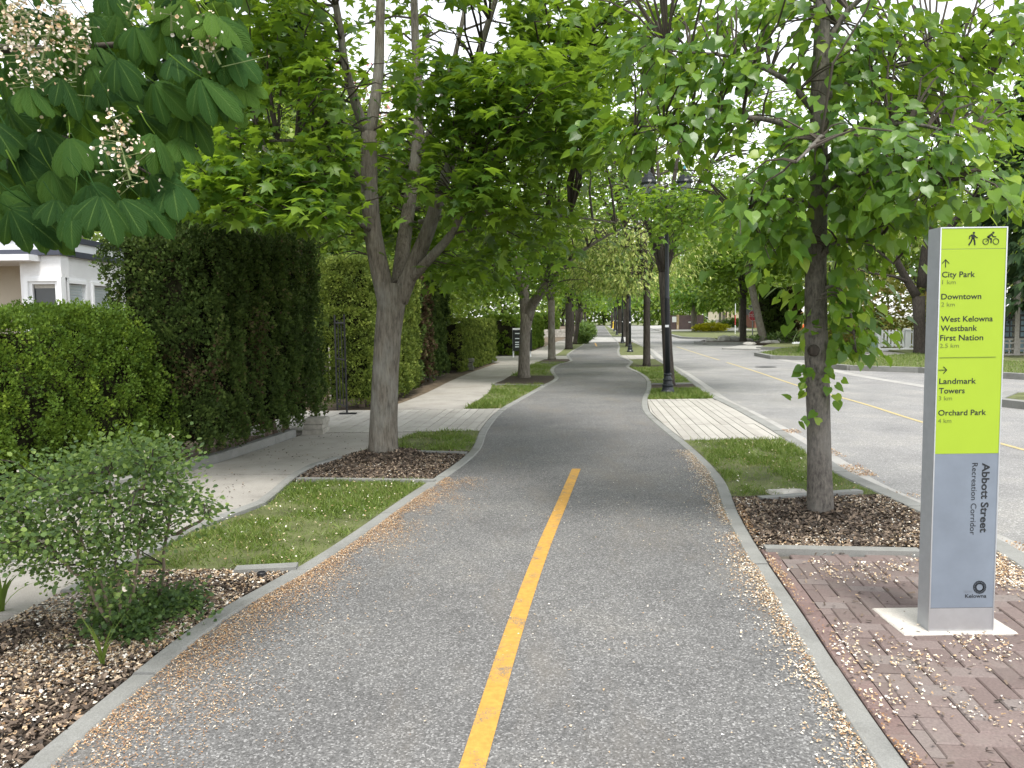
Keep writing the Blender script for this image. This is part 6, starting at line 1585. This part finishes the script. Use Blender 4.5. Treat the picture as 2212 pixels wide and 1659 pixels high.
# low stone wall
w0, w1 = G(1196, 728), G(1228, 727)
sw = thing('stone_wall', 'low pale stone wall past the rounded hedge', 'wall', (float(w0[0]), float(w0[1]), 0))
MB().box(float(w0[0]) - 2, float(w0[1]) + .06, -.05, float(w1[0]), float(w0[1]) + .4, .72).obj('core', MT['joint'], sw)
xx = float(w0[0]) - 2
for row in range(3):
    x = xx + rq.uniform(-.3, 0)
    while x < float(w1[0]):
        L = rq.uniform(.4, .8)
        MB().cbox(x, float(w0[1]) + rq.uniform(-.02, .02), row * .25 - .02, min(x + L - .02, float(w1[0]) + .02), float(w0[1]) + .42, row * .25 + .22, .02).obj('stone', MT['wallstone'], sw)
        x += L
# yellow post far down the path
g_ = G(1326, 709.5)
hy = thing('yellow_post', 'small yellow post in the far grass beside the path', 'post', g_)
MB().lathe([(.3, -.05), (.22, .4), (.17, .9), (.2, .95), (.2, 1.1), (.1, 1.25), (.02, 1.3)], g_, 12).obj('body', MT['hydr'], hy)

# ------------------------------------------------------------------ across the street
# picket fence on its low wall
a_, b_ = G(1897, 763), G(1990, 761.5)
Yf = 37.5
x0, x1 = float(Q(1893, 740, Yf)[0]), float(Q(1985, 740, Yf)[0])
fe = thing('picket_fence', 'white picket fence on a low concrete wall beside the big shade tree', 'fence', (x0, Yf, 0))
zb_, zt_ = float(Q(1930, 751, Yf)[2]), float(Q(1930, 712, Yf)[2])
MB().cbox(x0 - .1, Yf - .12, -.05, x1 + 1.5, Yf + .12, zb_ - .02, .02).obj('low_wall', MT['stucco'], fe)
for x in (x0 + .06, x0 + 1.43, x0 + 2.8):
    p = MB().cbox(x - .1, Yf - .1, zb_ - .02, x + .1, Yf + .1, zt_ - .03, .005).obj('post', MT['white'], fe)
    MB().cbox(x - .13, Yf - .13, zt_ - .03, x + .13, Yf + .13, zt_ + .05, .04).obj('post_cap', MT['white'], p)
me_p = None
for i in range(17):
    x = x0 + .25 + i * .165
    if abs(x - x0 - 1.43) < .13: continue
    if me_p is None:
        o = MB().cbox(x - .045, Yf - .06, zb_ + .05, x + .045, Yf - .035, zt_ - .02, .012).obj('picket', MT['white'], fe); me_p = o; xp = x
    else:
        c = me_p.copy(); col.objects.link(c); c.location = (x - xp, 0, 0)
for z in (zb_ + .1, zt_ - .16):
    MB().box(x0, Yf - .034, z, x1 + 1.0, Yf + .01, z + .07).obj('rail', MT['white'], fe)
g_ = Q(1888, 759, 37)
ub = thing('utility_pedestal', 'green rounded utility pedestal left of the picket fence', 'utility box', (float(g_[0]), 37, 0))
MB().lathe([(.16, -.05), (.16, .55), (.175, .56), (.175, .6), (.13, .66), (.02, .68)], (float(g_[0]), 37, 0), 16).obj('cover', MT['green'], ub)
MB().lathe([(.2, -.05), (.2, .03), (.16, .04)], (float(g_[0]), 37, 0), 16).obj('base', MT['apron'], ub)
rocks = [(1536, 738, .75, .4, .55, 'low pale boulder at the left tip of the rock bed'), (1565, 737, .95, .5, .85, 'tall pale boulder with a shaded face in the rock bed'), (1584, 736.5, 1.1, .5, .7, 'long whitish boulder left of the dark-trunked tree'), (1600, 736, .6, .4, .6, 'small grey boulder at the foot of the dark-trunked tree'),
         (1642, 737.5, .42, .35, .75, 'upright pale stone beside the stop sign'), (1664, 741.5, 1.2, .4, .42, 'long low flat stone under the grey leaning tree'), (1617, 743.5, .8, .35, .32, 'flat grey slab stone at the kerb of the rock bed'), (1684, 738, .5, .35, .45, 'tan stone right of the long low stone')]
for px, py, a, b, c, lab in rocks:
    g_ = G(px, py)
    tag(rocky(MB(), (float(g_[0]), float(g_[1]), -.02), (a * .5, b * .55, c * .5), rq, 11).obj('boulder', MT['rock']), lab, 'boulder', 'boulders of the rock bed')
for i in range(6):
    g_ = G(1716 + i * 6, 743)
    tag(rocky(MB(), (float(g_[0]), float(g_[1]), -.02), (.18, .14, .14), rq, 8).obj('edging_stone', MT['white']), ['leftmost', 'second', 'third', 'fourth', 'fifth', 'last'][i] + ' small white stone in the row edging the far bed', 'stone', 'white edging stones')
# stop sign with street name blade
g_ = G(1625.5, 737)
sx_, sy_ = float(g_[0]), float(g_[1])
stp = thing('stop_sign', 'red stop sign on a thin steel post among the rocks across the street', 'sign', (sx_, sy_, 0))
MB().tube([(sx_, sy_, -.05), (sx_, sy_, 2.5)], .04, 8).obj('post', MT['steel'], stp)
zc = float(Q(1628, 682, sy_)[2])
def octo(r, y, m, nm, ang):
    c, s = math.cos(ang), math.sin(ang)
    P = [(r * math.cos(math.pi / 8 + i * math.pi / 4), r * math.sin(math.pi / 8 + i * math.pi / 4)) for i in range(8)]
    mb = MB().add([(sx_ + .05 + p * c - y * s, sy_ + p * s + y * c, zc + q) for p, q in P] + [(sx_ + .05 + p * c - (y + .015) * s, sy_ + p * s + (y + .015) * c, zc + q) for p, q in P], [tuple(range(8)), tuple(range(15, 7, -1))] + [(i, i + 8, (i + 1) % 8 + 8, (i + 1) % 8) for i in range(8)])
    return mb.obj(nm, m, stp)
AN = math.radians(-55)
octo(.38, -.06, MT['white'], 'border', AN); octo(.35, -.078, MT['red'], 'plate', AN)
cu = bpy.data.curves.new('lettering', 'FONT'); cu.body = 'STOP'; cu.size = .28; cu.align_x = 'CENTER'; cu.align_y = 'CENTER'
to = bpy.data.objects.new('tmp', cu); col.objects.link(to)
me = bpy.data.meshes.new_from_object(to.evaluated_get(bpy.context.evaluated_depsgraph_get())); bpy.data.objects.remove(to)
me.materials.clear(); me.materials.append(MT['white']); me.name = 'lettering'
o = bpy.data.objects.new('lettering', me); col.objects.link(o); o.parent = stp
o.rotation_euler = (math.pi / 2, 0, AN)
o.location = (.05 + .082 * math.sin(AN), -.082 * math.cos(AN), zc)
MB().box(sx_ - .3, sy_ - .02, zc + .55, sx_ + .3, sy_ + .0, zc + .72).obj('name_blade', MT['steel'], stp)
# orange ball
g_ = Q(1741, 711, 58)
ob = thing('orange_marker', 'round orange marker on a stake behind the linden trunk', 'marker', (float(g_[0]), 58, 0))
MB().lathe([(.03, -.42), (.2, -.34), (.35, -.15), (.4, .0), (.35, .2), (.2, .36), (.02, .42)], g_, 14).obj('ball', MT['orange'], ob, smooth=True)
MB().tube([(float(g_[0]), 58, -.05), (float(g_[0]), 58, float(g_[2]))], .03, 6).obj('stake', MT['steel'], ob)
# construction screen
Yc = 118.0
cs = thing('construction_screen', 'dark brown screened fence with pale timber posts on the far corner', 'fence', (24, Yc, 0))
zt_ = float(Q(1480, 681, Yc)[2])
for a, b in ((1440, 1462), (1466, 1500), (1504, 1520)):
    MB().box(float(Q(a, 700, Yc)[0]), Yc, -.05, float(Q(b, 700, Yc)[0]), Yc + .08, zt_).obj('screen_panel', MT['hoard'], cs)
for a in (1462.5, 1465.5, 1500.5, 1503.5):
    x = float(Q(a, 700, Yc)[0]); MB().box(x - .07, Yc - .08, -.05, x + .07, Yc - .002, zt_ + .1).obj('post', MT['timber'], cs)
MB().box(float(Q(1452, 690, Yc)[0]), Yc - .05, float(Q(1452, 696, Yc)[2]), float(Q(1461, 690, Yc)[0]), Yc - .01, float(Q(1452, 684, Yc)[2])).obj('notice', MT['white'], cs)
MB().box(float(Q(1487, 690, Yc)[0]), Yc - .05, float(Q(1487, 697, Yc)[2]), float(Q(1494, 690, Yc)[0]), Yc - .01, float(Q(1487, 695, Yc)[2])).obj('notice', MT['white'], cs)
# cream building behind
Yh = 135.0
hx = lambda px: float(Q(px, 680, Yh)[0])
hz = lambda py: float(Q(1590, py, Yh)[2])
cr_ = thing('cream_house', 'tall cream building with narrow vertical windows behind the corner lawn', 'building', (hx(1590), Yh, 0))
MB().box(hx(1555), Yh, hz(690), hx(1640), Yh + 8, hz(640)).obj('wall', MT['cream'], cr_)
MB().box(hx(1553), Yh - .3, hz(640), hx(1642), Yh + 8.2, hz(636)).obj('roof', MT['roof'], cr_)
for a in (1567, 1576, 1586, 1597, 1607, 1618, 1629):
    w = MB().box(hx(a), Yh - .08, hz(686), hx(a + 3.2), Yh - .01, hz(656)).obj('window', MT['timber'], cr_)
    MB().box(hx(a + .5), Yh - .1, hz(685), hx(a + 2.7), Yh - .085, hz(658)).obj('pane', MT['glass'], w)
MB().box(hx(1545), Yh - 2, -.05, hx(1625), Yh - .12, hz(690)).obj('podium', MT['weathered'], cr_)
MB().box(hx(1578), Yh - 6, -.05, hx(1624), Yh - 5.8, hz(703)).obj('screen_wall', MT['teal2'], cr_)
br = thing('brick_house', 'red brick house end between the two big trees across the street', 'house', (hx(1640), Yh - 10, 0))
yb2 = Yh - 10
bx = lambda px: float(Q(px, 690, yb2)[0])
MB().box(bx(1630), yb2, -.05, bx(1668), yb2 + 6, float(Q(1640, 680, yb2)[2])).obj('wall', MT['brickwall'], br)
z_ = float(Q(1640, 680, yb2)[2])
MB().add([(bx(1625), yb2 - .5, z_), (bx(1672), yb2 - .5, z_), (bx(1672), yb2 + 6.5, z_), (bx(1625), yb2 + 6.5, z_), (bx(1625), yb2 + 3, z_ + 2), (bx(1672), yb2 + 3, z_ + 2)], [(0, 1, 5, 4), (2, 3, 4, 5), (0, 4, 3), (1, 2, 5), (0, 3, 2, 1)]).obj('roof', MT['roof'], br)
# red-white pole
g_ = G(1588, 722)
rp = thing('marker_pole', 'thin red and white marker pole left of the dark-trunked tree', 'pole', g_)
MB().tube([np.array(g_) + [0, 0, -.05], np.array(g_) + [0, 0, .9]], .035, 8).obj('white_section', MT['white'], rp)
MB().tube([np.array(g_) + [0, 0, .9], np.array(g_) + [0, 0, 1.9]], .038, 8).obj('red_section', MT['red'], rp)
MB().tube([np.array(g_) + [0, 0, 1.9], np.array(g_) + [0, 0, 3.0]], .035, 8).obj('white_section', MT['white'], rp)
# lattice fence and arbour posts at the right edge
Yl = 31.0
la = thing('lattice_fence', 'weathered grey lattice fence with arbour posts at the right edge', 'fence', (float(Q(2190, 740, Yl)[0]), Yl, 0))
lx0, lx1 = float(Q(2140, 740, Yl)[0]), float(Q(2290, 740, Yl)[0])
lz0, lz1, lz2 = float(Q(2190, 778, Yl)[2]), float(Q(2190, 735, Yl)[2]), float(Q(2190, 681, Yl)[2])
for px in (2149, 2193, 2240, 2286):
    x = float(Q(px, 740, Yl)[0]); MB().box(x - .09, Yl - .09, -.05, x + .09, Yl + .09, lz2 + (1.5 if px == 2193 else .1)).obj('post', MT['weathered'], la)
for z in (lz0, lz1, lz2 - .05):
    MB().box(lx0, Yl - .04, z, lx1, Yl + .03, z + .09).obj('rail', MT['weathered'] if z < lz2 - .1 else MT['iron'], la)
for i in range(14):
    x = lx0 + .1 + i * .2
    MB().box(x - .03, Yl - .062, lz0 + .09, x + .03, Yl - .042, lz1).obj('slat', MT['weathered'], la)
    MB().box(x - .025, Yl - .06, lz1 + .09, x + .025, Yl - .042, lz2 - .05).obj('slat', MT['iron'], la)
for z in np.linspace(lz0 + .2, lz2 - .22, 7):
    MB().box(lx0, Yl - .082, z, lx1, Yl - .064, z + .06).obj('slat', MT['weathered'] if z < lz1 else MT['iron'], la)
sh_ = thing('garden_shed', 'orange and blue painted shed glimpsed behind the lattice fence', 'shed', (float(Q(2185, 690, 34)[0]), 34, 0))
a, b = float(Q(2150, 690, 34)[0]), float(Q(2250, 690, 34)[0])
MB().box(a, 34, -.05, b, 36, float(Q(2185, 664, 34)[2])).obj('wall', MT['teal2'], sh_)
MB().box(float(Q(2176, 690, 34)[0]), 33.9, float(Q(2185, 683, 34)[2]), float(Q(2194, 690, 34)[0]), 33.99, float(Q(2185, 672, 34)[2])).obj('orange_board', MT['orange'], sh_)
MB().box(a - .2, 33.6, float(Q(2185, 664, 34)[2]), b + .2, 36.3, float(Q(2185, 662, 34)[2])).obj('roof', MT['roof'], sh_)
